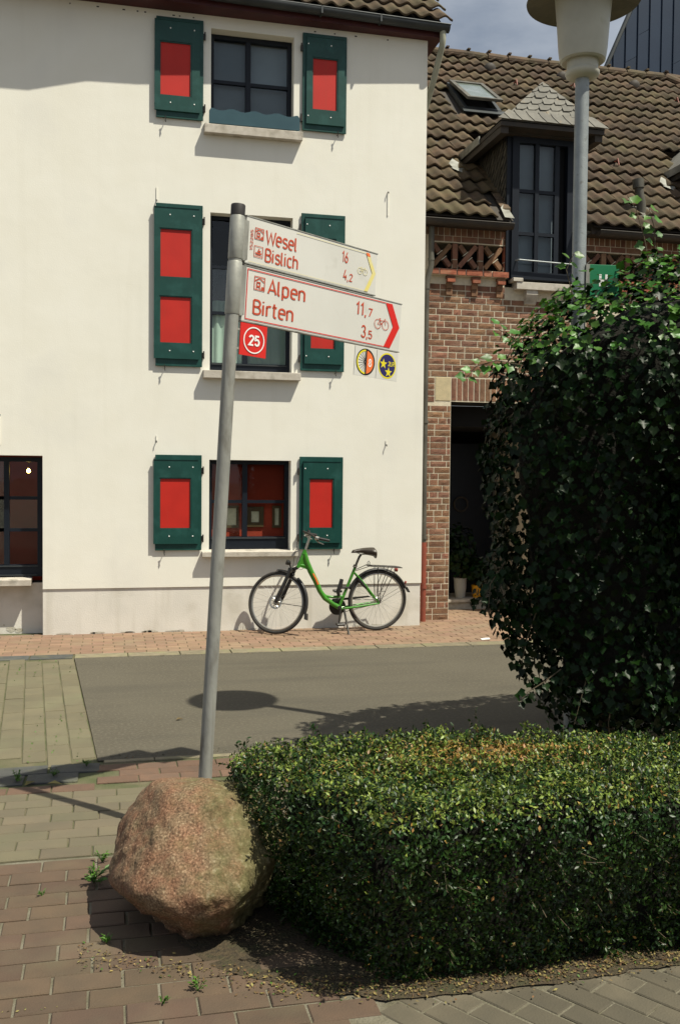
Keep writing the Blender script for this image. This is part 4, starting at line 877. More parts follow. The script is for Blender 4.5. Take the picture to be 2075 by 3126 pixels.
# lettering
def _arc(cx_, cz, rx, rz, a0, a1, n_=9): return [(cx_ + rx * math.cos(R(a0 + (a1 - a0) * i / n_)), cz + rz * math.sin(R(a0 + (a1 - a0) * i / n_))) for i in range(n_ + 1)]
XH = .74
GL = {  # advance width, strokes; capital height 1, x-height .74, narrow road sign shapes
 'W': (.92, [[(0, 1), (.21, 0), (.44, .85), (.67, 0), (.88, 1)]]), 'A': (.66, [[(0, 0), (.29, 1), (.58, 0)], [(.11, .28), (.47, .28)]]),
 'B': (.62, [[(0, 0), (0, 1)], [(0, 1), (.25, 1)] + _arc(.25, .76, .22, .24, 90, -90) + [(0, .52)], [(.25, .52)] + _arc(.26, .26, .25, .26, 90, -90) + [(0, 0)]]),
 'L': (.52, [[(0, 1), (0, 0), (.42, 0)]]), 'R': (.64, [[(0, 0), (0, 1), (.26, 1)] + _arc(.26, .75, .24, .25, 90, -90) + [(0, .5)], [(.24, .5), (.5, 0)]]), 'H': (.66, [[(0, 0), (0, 1)], [(.5, 0), (.5, 1)], [(0, .5), (.5, .5)]]),
 'e': (.54, [_arc(.22, .52, .22, .22, -40, 0)[:0] + [(0, .40), (.44, .40), (.44, .52)] + _arc(.22, .52, .22, .22, 0, 180) + [(0, .22)] + _arc(.22, .22, .22, .22, 180, 300)]),
 's': (.50, [_arc(.21, .56, .19, .18, 25, 90)[::1] + _arc(.20, .56, .19, .18, 90, 250) + _arc(.21, .19, .20, .19, 70, -90) + _arc(.20, .19, .20, .19, -90, -155)]),
 'l': (.26, [[(0, 1.02), (0, .12)] + _arc(.12, .12, .12, .12, 180, 270, 4)]), 'i': (.19, [[(0, 0), (0, XH)], [(0, .93), (0, 1.0)]]),
 'c': (.48, [_arc(.21, .52, .21, .22, 40, 180) + _arc(.21, .22, .21, .22, 180, 320)]), 'h': (.57, [[(0, 0), (0, 1.02)], [(0, .5)] + _arc(.21, .52, .21, .22, 170, 0) + [(.42, 0)]]),
 'n': (.57, [[(0, 0), (0, XH)], [(0, .5)] + _arc(.21, .52, .21, .22, 170, 0) + [(.42, 0)]]), 'p': (.57, [[(0, -.26), (0, XH)], [(0, .52)] + _arc(.21, .52, .21, .22, 180, 0) + _arc(.21, .22, .21, .22, 0, -180)]),
 'r': (.38, [[(0, 0), (0, XH)], [(0, .48)] + _arc(.20, .50, .20, .24, 175, 60)]), 't': (.38, [[(.08, .98), (.08, .14)] + _arc(.20, .14, .12, .14, 180, 270, 4) + [(.26, 0)], [(-.05, XH), (.27, XH)]]),
 '0': (.6, [_arc(.24, .76, .24, .24, 0, 180) + _arc(.24, .24, .24, .24, 180, 360) + [(.48, .76)]]), '1': (.40, [[(0, .78), (.2, 1), (.2, 0)]]),
 '2': (.57, [_arc(.23, .76, .22, .24, 175, -15) + [(0, 0), (.47, 0)]]), '3': (.57, [_arc(.22, .76, .21, .24, 165, -90) , _arc(.22, .26, .24, .26, 90, -165)]),
 '4': (.60, [[(.28, 1), (0, .28), (.50, .28)], [(.37, .5), (.37, 0)]]), '5': (.57, [[(.43, 1), (.05, 1), (.02, .56)] + _arc(.22, .32, .23, .32, 130, -155)]),
 '6': (.58, [[(.36, 1), (.05, .50)] + _arc(.23, .28, .23, .28, 150, -180) + [(.02, .40)]]), '7': (.54, [[(0, 1), (.45, 1), (.14, 0)]]),
 '8': (.58, [_arc(.23, .75, .20, .235, 0, 360, 18), _arc(.23, .26, .235, .26, 0, 360, 18)]), ',': (.20, [[(.04, .06), (.0, -.16)]])}
def text(parent, s, x, z, h, w_=None, m='signr', y=-.012, rot=0, bold=0.):
    """flat letters: thick polylines laid out in sign-script proportions"""
    sw_ = .135 + bold * 3; pen = 0; V = []; Fc = []
    for chn in s:
        adv, strokes = GL[chn]
        for st in strokes:
            st = [p_ for k_, p_ in enumerate(st) if k_ == 0 or (p_[0] - st[k_ - 1][0]) ** 2 + (p_[1] - st[k_ - 1][1]) ** 2 > 1e-6]; n_ = len(st); b0 = len(V)
            closed = (st[0][0] - st[-1][0]) ** 2 + (st[0][1] - st[-1][1]) ** 2 < 1e-6
            for k_ in range(n_):
                p_ = Vector(st[k_]); a_ = Vector(st[k_ - 1]) if k_ else (Vector(st[-2]) if closed else None); b_ = Vector(st[k_ + 1]) if k_ < n_ - 1 else (Vector(st[1]) if closed else None)
                d0 = (p_ - a_).normalized() if a_ else None; d1 = (b_ - p_).normalized() if b_ else None
                dd_ = d1 if d0 is None else d0 if d1 is None else ((d0 + d1).normalized() if (d0 + d1).length > .2 else d0)
                nn_ = Vector((-dd_.y, dd_.x)); ref = d0 or d1; cosv = max(.45, abs(nn_.dot(Vector((-ref.y, ref.x))))); wd = sw_ / 2 / cosv
                ext = 0
                V += [(pen + p_.x + nn_.x * wd, p_.y + nn_.y * wd), (pen + p_.x - nn_.x * wd, p_.y - nn_.y * wd)]
            Fc += [(b0 + 2 * k_, b0 + 2 * k_ + 1, b0 + 2 * k_ + 3, b0 + 2 * k_ + 2) for k_ in range(n_ - 1)]
        pen += adv + .085
    xs_ = [v_[0] for v_ in V]; x0 = min(xs_); sc = h / 1.0; sx = sc if w_ is None else w_ / (max(xs_) - x0)
    q = MB(); out_ = []
    for v_ in V:
        a_, b_ = (v_[0] - x0) * sx, v_[1] * sc
        if rot: a_, b_ = -b_, a_
        out_.append((x + a_, y, z + b_))
    q.add(out_, Fc); o = q.build('lettering', m, parent); return o
def flat(parent, polys, m, name, y=-.0125, th=.001):
    q = MB()
    for p_ in polys: q.add([(a_, y, b2) for a_, b2 in p_], [tuple(range(len(p_)))])
    return q.build(name, m, parent)
def annulus(cx_, cz, r0, r1, a0=0, a1=360, n_=36):
    out_ = []
    for i in range(n_):
        t0, t1 = R(a0 + (a1 - a0) * i / n_), R(a0 + (a1 - a0) * (i + 1) / n_)
        if r0 > 0: out_.append([(cx_ + r0 * math.cos(t0), cz + r0 * math.sin(t0)), (cx_ + r1 * math.cos(t0), cz + r1 * math.sin(t0)), (cx_ + r1 * math.cos(t1), cz + r1 * math.sin(t1)), (cx_ + r0 * math.cos(t1), cz + r0 * math.sin(t1))])
        else: out_.append([(cx_, cz), (cx_ + r1 * math.cos(t0), cz + r1 * math.sin(t0)), (cx_ + r1 * math.cos(t1), cz + r1 * math.sin(t1))])
    return out_
def line(x0, z0, x1, z1, t): d = Vector((x1 - x0, z1 - z0)).normalized(); n_ = Vector((-d.y, d.x)) * t / 2; return [(x0 - n_.x, z0 - n_.y), (x1 - n_.x, z1 - n_.y), (x1 + n_.x, z1 + n_.y), (x0 + n_.x, z0 + n_.y)]
def rect(a, b_, c, d): return [(a, c), (b_, c), (b_, d), (a, d)]
def blade(z0, z1, L_):
    q = MB(); q.box(.048, L_, -.010, .010, z0, z1); o = q.build('arm_blade', 'signw', SP, bevel=.002)
    q = MB(); q.box(.047, L_ + .002, -.012, .012, z1 - .001, z1 + .004); q.box(.047, L_ + .002, -.012, .012, z0 - .004, z0 + .001); q.build('edge_profile', 'galv', o); return o
def train_icon(p_, x, z, s, m='signr'):
    P_ = [rect(x, x + s, z, z + .004), rect(x, x + s, z + s - .004, z + s), rect(x, x + .004, z, z + s), rect(x + s - .004, x + s, z, z + s)]
    P_ += [line(x + .08 * s, z + .66 * s, x + .5 * s, z + .88 * s, .005), line(x + .5 * s, z + .88 * s, x + .92 * s, z + .66 * s, .005)]
    P_ += [rect(x + .22 * s, x + .58 * s, z + .22 * s, z + .34 * s), rect(x + .22 * s, x + .30 * s, z + .34 * s, z + .6 * s), rect(x + .50 * s, x + .58 * s, z + .34 * s, z + .6 * s), rect(x + .22 * s, x + .58 * s, z + .52 * s, z + .62 * s), line(x + .2 * s, z + .08 * s, x + .3 * s, z + .2 * s, .004), line(x + .62 * s, z + .08 * s, x + .5 * s, z + .2 * s, .004), rect(x + .7 * s, x + .9 * s, z + .08 * s, z + .3 * s)]
    flat(p_, P_, m, 'pictogram')
def ferry_icon(p_, x, z, s, m='signr'):
    P_ = [rect(x, x + s, z, z + .003), rect(x, x + s, z + s - .003, z + s), rect(x, x + .003, z, z + s), rect(x + s - .003, x + s, z, z + s)]
    P_ += [[(x + .12 * s, z + .42 * s), (x + .25 * s, z + .26 * s), (x + .8 * s, z + .26 * s), (x + .88 * s, z + .42 * s)], rect(x + .4 * s, x + .75 * s, z + .48 * s, z + .62 * s), rect(x + .5 * s, x + .6 * s, z + .66 * s, z + .8 * s), rect(x + .15 * s, x + .85 * s, z + .12 * s, z + .17 * s)]
    flat(p_, P_, m, 'pictogram')
def bike_icon(p_, x, z, w_, m='signr'):
    r_ = w_ * .235; a = (x + r_, z + r_); b_ = (x + w_ - r_, z + r_); t = .0032
    P_ = annulus(*a, r_ - t, r_, n_=20) + annulus(*b_, r_ - t, r_, n_=20); st_ = (x + w_ * .36, z + r_ * 2.1); bb_ = (x + w_ * .45, z + r_); hd = (x + w_ * .68, z + r_ * 2.2)
    for p0, p1 in ((a, bb_), (a, (x + w_ * .38, z + r_ * 1.8)), ((x + w_ * .38, z + r_ * 1.8), bb_), ((x + w_ * .38, z + r_ * 1.8), (x + w_ * .66, z + r_ * 1.8)), (bb_, (x + w_ * .66, z + r_ * 1.8)), (b_, hd), (hd, (x + w_ * .76, z + r_ * 2.3)), ((x + w_ * .30, z + r_ * 2.15), (x + w_ * .43, z + r_ * 2.15)), ((x + w_ * .38, z + r_ * 1.8), st_)): P_.append(line(*p0, *p1, t))
    flat(p_, P_, m, 'pictogram')
U = blade(2.762, 2.981, .935)
train_icon(U, .100, 2.885, .054); ferry_icon(U, .100, 2.800, .054)
text(U, 'Wesel', .166, 2.878, .062, .198); text(U, 'Bislich', .168, 2.792, .060, .212); text(U, '16', .676, 2.892, .053, .044); text(U, '4,', .690, 2.802, .052, .038); text(U, '2', .733, 2.802, .036, .026); text(U, '152285', .090, 2.826, .0145, .098, rot=1)
flat(U, [[(.846, 2.972), (.872, 2.972), (.926, 2.872), (.874, 2.770), (.848, 2.770), (.900, 2.872)]], 'faded', 'faded_arrow'); flat(U, [[(.846, 2.972), (.872, 2.972), (.880, 2.955), (.856, 2.955)]], 'orange', 'arrow_tip', y=-.0132)
flat(U, [rect(.36, .846, 2.967, 2.970), rect(.07, .848, 2.771, 2.7735)], 'fadedpale', 'faded_border'); bike_icon(U, .792, 2.852, .075, 'fadedpale')
Lw = blade(2.487, 2.748, 1.147)
train_icon(Lw, .112, 2.645, .066)
text(Lw, 'Alpen', .196, 2.642, .066, .245); text(Lw, 'Birten', .112, 2.531, .066, .258); text(Lw, '11,', .799, 2.642, .062, .076); text(Lw, '7', .892, 2.644, .040, .032); text(Lw, '3,', .845, 2.528, .060, .050); text(Lw, '5', .900, 2.527, .040, .030)
flat(Lw, [[(1.019, 2.737), (1.070, 2.737), (1.136, 2.617), (1.070, 2.498), (1.019, 2.498), (1.085, 2.617)]], 'signr2', 'arrow'); bike_icon(Lw, .940, 2.588, .112)
flat(Lw, [rect(.068, 1.019, 2.733, 2.7375), rect(.068, 1.019, 2.4975, 2.502), rect(.068, .0725, 2.502, 2.733)], 'signr2', 'border')
# red plate 25
q = MB(); q.box(.048, .210, -.010, -.004, 2.326, 2.480); p25 = q.build('number_plate', 'signr2', SP); flat(p25, annulus(.131, 2.403, .058, .064), 'white', 'ring'); text(p25, '25', .094, 2.380, .044, .074, 'white', bold=.02)
q = MB(); q.box(.03, .05, -.006, .006, 2.35, 2.36); q.box(.03, .05, -.006, .006, 2.44, 2.45); q.build('clamp', 'galv', SP)
# two small route plates below the tip of the lower arm
for i, (a, b_) in enumerate(((.812, .974), (.979, 1.142))):
    q = MB(); q.box(a, b_, -.010, -.006, 2.322, 2.476); o = q.build('route_plate', 'signw', SP); cx_, cz = (a + b_) / 2, 2.399
    if i == 0:
        flat(o, annulus(cx_, cz, .062, .071), 'black', 'tyre', y=-.0108); flat(o, annulus(cx_, cz, .056, .065, 90, 270, 24), 'yellow', 'rim', y=-.0114)
        flat(o, annulus(cx_ + .004, cz, 0, .064, -88, 88, 24), 'orange', 'half_disc', y=-.0104); flat(o, [rect(cx_ - .002, cx_ + .008, cz - .067, cz + .067)], 'black', 'bar', y=-.0118)
        sp = [line(cx_ - .004, cz + .012 * math.sin(R(t)), cx_ + .058 * math.cos(R(t)), cz + .058 * math.sin(R(t)), .0022) for t in (100, 118, 136, 154, 172, 190, 208, 226, 244, 260)]; flat(o, sp + annulus(cx_ - .004, cz, .004, .010, n_=12), 'black', 'spokes', y=-.0106)
        text(o, '8', cx_ + .022, cz - .020, .038, .024, 'white', y=-.0112, bold=.015)
    else:
        flat(o, annulus(cx_, cz, .062, .070), 'yellow', 'ring', y=-.0106); flat(o, annulus(cx_, cz, 0, .063), 'navy', 'disc', y=-.0104)
        def star(x_, z_, r_): return [[(x_, z_), (x_ + (r_ if k_ % 2 == 0 else r_ * .4) * math.sin(R(36 * k_)), z_ + (r_ if k_ % 2 == 0 else r_ * .4) * math.cos(R(36 * k_))), (x_ + (r_ if (k_ + 1) % 2 == 0 else r_ * .4) * math.sin(R(36 * (k_ + 1))), z_ + (r_ if (k_ + 1) % 2 == 0 else r_ * .4) * math.cos(R(36 * (k_ + 1))))] for k_ in range(10)]
        flat(o, star(cx_ - .030, cz + .008, .029), 'yellow', 'star', y=-.0110); flat(o, star(cx_ + .012, cz - .034, .029), 'yellow', 'star', y=-.0110); text(o, '2LR', cx_ + .005, cz + .002, .022, .050, 'yellow', y=-.0112, bold=.015)

# ---------------------------------------------------------------- street lamp with the H sign
LX, LY = .28, -5.281
SLm = empty('street_lamp', (LX, LY, 0)); tag(SLm, 'grey steel street lamp with cream lantern and flat round hat rising out of the ivy', 'street lamp')
q = MB(); q.lathe([(.046, 0), (.046, 2.9), (.043, 2.95), (.043, 4.26)], seg=28); q.build('pole', 'lamppole', SLm, smooth=True)
q = MB(); q.lathe([(.06, 4.235), (.085, 4.243), (.098, 4.252), (.105, 4.268), (.105, 4.28), (.097, 4.288), (.094, 4.30), (.099, 4.345), (.1, 4.36)], seg=40); q.build('collar', 'lampbody', SLm, smooth=True)
q = MB(); q.lathe([(.098, 4.345), (.125, 4.338), (.139, 4.347), (.143, 4.37), (.150, 4.42), (.163, 4.60), (.176, 4.74), (.176, 4.80)], seg=48); q.build('lantern', 'lampbody', SLm, smooth=True)
q = MB(); q.lathe([(.175, 4.742), (.26, 4.728), (.335, 4.712), (.348, 4.708), (.350, 4.715), (.34, 4.735), (.26, 4.80), (.15, 4.86), (.03, 4.88)], seg=64); q.build('hat', 'lamphat', SLm, smooth=True)
HS = empty('bus_stop_sign', (LX + .03, LY - .03, 2.95)); tag(HS, 'green plate with a white letter H fixed to the street lamp above the ivy', 'sign'); HS.rotation_euler = (0, 0, R(-6))
MB().box(.02, .215, -.012, -.004, -.075, .135).build('plate', 'hgreen', HS, bevel=.002); text(HS, 'H', .085, .0, .075, .055, 'white', y=-.0135, bold=.02)
q = MB(); q.box(-.002, .022, -.018, .018, -.075, .135); q.build('clamp', 'galv', HS)

# ---------------------------------------------------------------- bicycle
BK = empty('bicycle', (0, -.33, 0)); tag(BK, 'bright green step-through city bicycle on its kickstand in front of the white wall', 'bicycle')
BK.rotation_euler = (R(3.0), 0, R(3.2)); BK.location = (-.03, -.30, .003)
def bt(name, parts, m, parent=None, smooth=True):
    q = MB()
    for p_ in parts: q.tube(*p_)
    return q.build(name, m, parent or BK, smooth=smooth)
def wheel(cx_, cz, disc=False):
    Wh = empty('wheel', (cx_, 0, cz), parent=BK)
    q = MB(); q.ring((0, 0, 0), .329, .019, seg=64, sub=10); q.build('tyre', 'tyre', Wh, smooth=True)
    q = MB(); q.ring((0, 0, 0), .303, .010, seg=64, sub=8, sy=1.1); q.build('rim', 'alu', Wh, smooth=True)
    q = MB()
    for i in range(32):
        t = i / 32 * 6.283; t2 = t + (.9 if i % 2 else -.9); sy = .03 if i % 4 < 2 else -.03
        q.tube([(.025 * math.cos(t2), sy, .025 * math.sin(t2)), (.299 * math.cos(t), 0, .299 * math.sin(t))], .0011, 4, False)
    q.build('spokes', 'chrome', Wh)
    q = MB(); mt = Matrix.Rotation(R(90), 4, 'X'); q.lathe([(.012, -.06), (.014, -.04), (.03, -.036), (.03, -.03), (.018, -.02), (.018, .02), (.03, .03), (.03, .036), (.014, .04), (.012, .06)], mtx=mt, seg=16); q.build('hub', 'alu', Wh, smooth=True)
    if disc:
        q = MB(); q.ring((0, -.042, 0), .066, .009, seg=40, sub=4, sy=.12)
        for i in range(8): t = i / 8 * 6.283; q.tube([(.02 * math.cos(t), -.042, .02 * math.sin(t)), (.06 * math.cos(t + .5), -.042, .06 * math.sin(t + .5))], .004, 4)
        q.build('brake_disc', 'alu', Wh, smooth=True)
    q = MB(); q.tube([(.24, -.02, .02 if not disc else -.04), (.27, -.02, .022 if not disc else -.045)], .004, 4)
    return Wh
wheel(-.763, .348, True); wheel(.403, .346)
bt('head_tube', [([(-.452, 0, .930), (-.532, 0, .735)], .021, 14)], 'bikegreen')
FR = bt('frame', [([(-.462, 0, .895), (-.435, 0, .80), (-.385, 0, .690), (-.330, 0, .590), (-.275, 0, .470), (-.215, 0, .385), (-.13, 0, .325), (-.05, 0, .275)], [.030, .034, .033, .031, .029, .028, .027, .027], 16),
    ([(-.525, 0, .765), (-.45, 0, .755), (-.41, 0, .73)], [.018, .022, .02], 12), ([(-.245, 0, .440), (-.20, 0, .408), (-.13, 0, .395), (-.01, 0, .40)], .015, 10),
    ([(-.05, 0, .275), (.135, 0, .738)], .017, 12)], 'bikegreen')
q = MB(); q.prism([(-.455, .90), (-.43, .80), (-.38, .69), (-.43, .715), (-.535, .75)], -.016, .016); q.build('gusset', 'bikegreen', BK)
bt('head_badge', [([(-.368, -.020, .668), (-.335, -.020, .612), (-.305, -.020, .545)], .0145, 8)], 'orange')
for sy in (-.055, .055):
    bt('chain_stay', [([(-.05, sy * .5, .262), (.15, sy, .285), (.405, sy, .318)], [.014, .012, .010], 10)], 'bikegreen')
    bt('seat_stay', [([(.120, sy * .35, .668), (.20, sy * .8, .58), (.30, sy, .455), (.385, sy, .352), (.41, sy, .315)], .0095, 10)], 'bikegreen')
FK = bt('fork', [([(-.600, sy, .705), (-.640, sy, .60), (-.700, sy, .47)], [.021, .021, .022], 12) for sy in (-.055, .055)] + [([(-.700, sy, .47), (-.745, sy, .375), (-.763, sy, .345)], [.024, .022, .012], 12) for sy in (-.055, .055)] + [([(-.600, -.07, .708), (-.600, .07, .708)], .02, 10), ([(-.535, 0, .735), (-.600, 0, .708)], .02, 10)], 'bplastic')
MB().box(-.745, -.715, -.075, -.03, .36, .42).build('brake_caliper', 'bplastic', BK)
# mudguards
def guard(cx_, cz, rad, a0, a1, name, w_=.028):
    q = MB(); n_ = 30; vs = []; pr = [(-1, -.010), (-.6, .004), (0, .009), (.6, .004), (1, -.010)]
    for i in range(n_ + 1):
        t = R(a0 + (a1 - a0) * i / n_)
        for (yy, dr) in pr: vs.append((cx_ + (rad + dr) * math.cos(t), yy * w_, cz + (rad + dr) * math.sin(t)))
    q.add(vs, [(i * 5 + j, i * 5 + j + 1, (i + 1) * 5 + j + 1, (i + 1) * 5 + j) for i in range(n_) for j in range(4)])
    o = q.build(name, 'bplastic', BK, smooth=True); md = o.modifiers.new('s', 'SOLIDIFY'); md.thickness = .0025; return o
g1_ = guard(-.763, .348, .362, 92, 58, 'mudguard'); g2_ = guard(-.763, .348, .362, 48, -20, 'mudguard'); g1_['front'] = g2_['front'] = 1; guard(.403, .346, .362, 158, 20, 'mudguard')
fl = MB(); fl.prism([(-.424, .235), (-.399, .228), (-.398, .155), (-.422, .165)], -.028, .028); fl.build('mud_flap', 'bplastic', BK)['front'] = 1; fl = MB(); fl.prism([(.735, .475), (.752, .492), (.788, .432), (.765, .430)], -.028, .028); fl.build('mud_flap', 'bplastic', BK)
bt('mudguard_stays', [([(-.763, sy, .345), (-.415, sy, .30)], .002, 4) for sy in (-.06, .06)], 'iron')['front'] = 1
bt('mudguard_stays', [([(.41, sy, .32), (.735, sy, .50)], .002, 4) for sy in (-.06, .06)], 'iron')
# the fork and front wheel are turned towards the wall
bpy.context.view_layer.update()
piv = Vector((-.452, 0, .93)); axs = Vector((.08, 0, .195)).normalized(); RM_ = Matrix.Translation(piv) @ Matrix.Rotation(R(-40), 4, axs) @ Matrix.Translation(-piv)
for c_ in list(BK.children):
    nm = c_.name.split('.')[0]
    if nm == 'fork' or nm == 'brake_caliper' or (nm == 'wheel' and c_.location.x < 0) or (nm in ('mudguard', 'mud_flap', 'mudguard_stays') and c_.get('front')): c_.matrix_local = RM_ @ c_.matrix_local
# steering
bt('stem', [([(-.448, 0, .935), (-.415, 0, 1.04), (-.408, 0, 1.09)], [.014, .014, .017], 12), ([(-.408, 0, 1.085), (-.435, 0, 1.12)], .016, 10)], 'alu')
HB = bt('handlebar', [([(-.39, -.285, 1.065), (-.375, -.25, 1.075), (-.42, -.18, 1.11), (-.455, -.08, 1.128), (-.44, 0, 1.122), (-.455, .08, 1.128), (-.42, .18, 1.11), (-.375, .25, 1.075), (-.31, .28, 1.06)], .011, 10)], 'iron')
bt('grip', [([(-.375, -.235, 1.085), (-.255, -.275, 1.062)], .016, 12)], 'bplastic'); bt('grip', [([(-.375, .235, 1.085), (-.255, .275, 1.062)], .016, 12)], 'bplastic')
bt('shifter', [([(-.395, -.225, 1.09), (-.365, -.24, 1.083)], .021, 12)], 'alu'); bt('bell', [([(-.43, -.05, 1.128), (-.43, -.05, 1.155)], [.022, .012], 12)], 'bplastic')
for sg in (-1, 1): bt('brake_lever', [([(-.405, sg * .21, 1.085), (-.37, sg * .225, 1.045), (-.31, sg * .245, 1.02)], [.008, .006, .005], 8)], 'alu')
bt('cables', [([(-.43, -.13, 1.11), (-.55, -.10, 1.06), (-.585, -.06, .90), (-.60, -.05, .74)], .0025, 5), ([(-.43, .10, 1.11), (-.53, .08, 1.0), (-.50, .02, .80), (-.42, .0, .72)], .0025, 5), ([(-.40, -.12, 1.10), (-.50, -.07, 1.10), (-.52, -.04, .95), (-.60, -.04, .60)], .0022, 5), ([(-.56, 0, .735), (-.50, -.01, .71), (-.43, 0, .745)], .0025, 5)], 'bplastic')
HL = bt('headlight', [([(-.66, 0, .80), (-.635, 0, .79), (-.615, 0, .785)], [.030, .028, .015], 14), ([(-.63, 0, .785), (-.605, 0, .72)], .008, 8)], 'bplastic')
# saddle
bt('seat_post', [([(.132, 0, .735), (.175, 0, .842), (.195, 0, .868)], .0135, 12)], 'iron'); bt('seat_clamp', [([(.122, 0, .722), (.136, 0, .752)], .023, 12), ([(.10, -.03, .74), (.135, -.03, .735)], .006, 6)], 'iron')
sd = MB(); n_ = 14; vs = []
for i in range(n_ + 1):
    t = i / n_; x_ = .082 + .282 * t; wd = .028 + .080 * max(0, (t - .35) / .65) ** 1.3 if t > .35 else .028; wd *= (1 - .35 * max(0, (t - .9) / .1)); tp = .918 + .030 * t + .012 * math.sin(t * 3.1) - (.02 if i in (0, n_) else 0); th = .03 + .062 * t
    if i == 0: wd = .010; th = .01
    for k_ in range(12):
        a = k_ / 12 * 6.283; vs.append((x_, wd * math.cos(a), tp - th / 2 + th / 2 * math.sin(a) + (-.014 if math.sin(a) < -.3 and t > .5 else 0)))
sd.add(vs, [(i * 12 + k_, i * 12 + (k_ + 1) % 12, (i + 1) * 12 + (k_ + 1) % 12, (i + 1) * 12 + k_) for i in range(n_) for k_ in range(12)] + [tuple(range(12)), tuple(n_ * 12 + k_ for k_ in range(12))]); SD = sd.build('saddle', 'saddle', BK, smooth=True)
bt('saddle_rails', [([(.13, sy, .895), (.20, sy, .872), (.26, sy, .876), (.32, sy, .895)], .0045, 6) for sy in (-.025, .025)], 'iron', SD)
# rack
RK = bt('rack', [([(.275, -.055, .745), (.30, -.06, .742), (.62, -.065, .722), (.675, -.04, .716), (.675, .04, .716), (.62, .065, .722), (.30, .06, .742), (.275, .055, .745), (.265, 0, .746), (.275, -.055, .745)], .0052, 7),
    ([(.29, 0, .742), (.66, 0, .72)], .004, 6), ([(.40, -.06, .736), (.40, .06, .736)], .004, 6), ([(.52, -.06, .729), (.52, .06, .729)], .004, 6)]
    + [([(.50, sy, .728), (.425, sy, .52), (.41, sy, .325)], .0045, 6) for sy in (-.062, .062)] + [([(.60, sy, .722), (.47, sy, .45), (.415, sy, .325)], .0045, 6) for sy in (-.062, .062)] + [([(.38, sy, .736), (.385, sy, .50), (.395, sy, .33)], .0045, 6) for sy in (-.062, .062)] + [([(.28, sy, .744), (.13, sy * .4, .69)], .004, 6) for sy in (-.06, .06)] + [([(.385, -.062, .46), (.47, -.062, .455)], .004, 6)], 'iron')
bt('rack_spring', [([(.27, -.03, .75), (.265, -.03, .785), (.28, -.03, .80), (.29, -.03, .785), (.29, -.03, .75)], .004, 6)], 'iron', RK)
bt('tail_light', [([(.60, 0, .692), (.632, 0, .688)], [.018, .024], 12)], 'tail'); bt('fender_reflector', [([(.728, 0, .545), (.742, 0, .540)], .016, 10), ([(.72, 0, .535), (.735, 0, .51)], .005, 6)], 'tail')
# drive side bits
q = MB(); q.ring((-.05, .055, .275), .085, .012, seg=36, sub=6, sy=.3); q.lathe([(.075, 0), (.075, .004)], mtx=Matrix.Translation((-.05, .055, .275)) @ Matrix.Rotation(R(90), 4, 'X'), seg=30); q.build('chainring', 'bplastic', BK, smooth=True)
q = MB(); q.prism([(-.14, .33), (-.10, .365), (.05, .372), (.32, .388), (.345, .375), (.10, .35), (-.02, .345), (-.07, .20), (-.12, .21), (-.145, .27)], .052, .068); q.build('chain_guard', 'bplastic', BK)
bt('bottom_bracket', [([(-.05, -.04, .275), (-.05, .05, .275)], .024, 14)], 'iron')
for sg, ang in ((-1, -97), (1, 83)):
    ex_, ez_ = -.05 + .155 * math.cos(R(ang)) * (1), .275 + .165 * math.sin(R(ang)); CRK = bt('crank', [([(-.05, sg * .075, .275), (ex_, sg * .085, ez_)], [.012, .009], 8), ([(-.05, sg * .04, .275), (-.05, sg * .08, .275)], .010, 8)], 'iron')
    q = MB(); q.box(ex_ - .045, ex_ + .045, min(sg * .09, sg * .18), max(sg * .09, sg * .18), ez_ - .012, ez_ + .012); q.build('pedal', 'bplastic', CRK, bevel=.004)
bt('folding_lock', [([(-.03, -.025, .60), (-.05, -.03, .52), (-.075, -.035, .46), (-.06, -.03, .41)], [.022, .026, .024, .018], 10), ([(-.05, -.02, .50), (.06, -.02, .50)], .012, 8)], 'bplastic')
bt('frame_lock', [([(.165, -.03, .60), (.205, -.045, .545), (.255, -.045, .495)], [.022, .020, .016], 10)], 'bplastic')
bt('kickstand', [([(.0, -.03, .285), (.004, -.05, .23), (.012, -.165, .06), (.016, -.215, -.008)], [.012, .013, .012, .014], 10)], 'iron')
bt('chain', [([(-.05, .055, .362), (.40, .05, .34)], .004, 5), ([(-.06, .055, .192), (.40, .05, .292)], .004, 5)], 'iron')

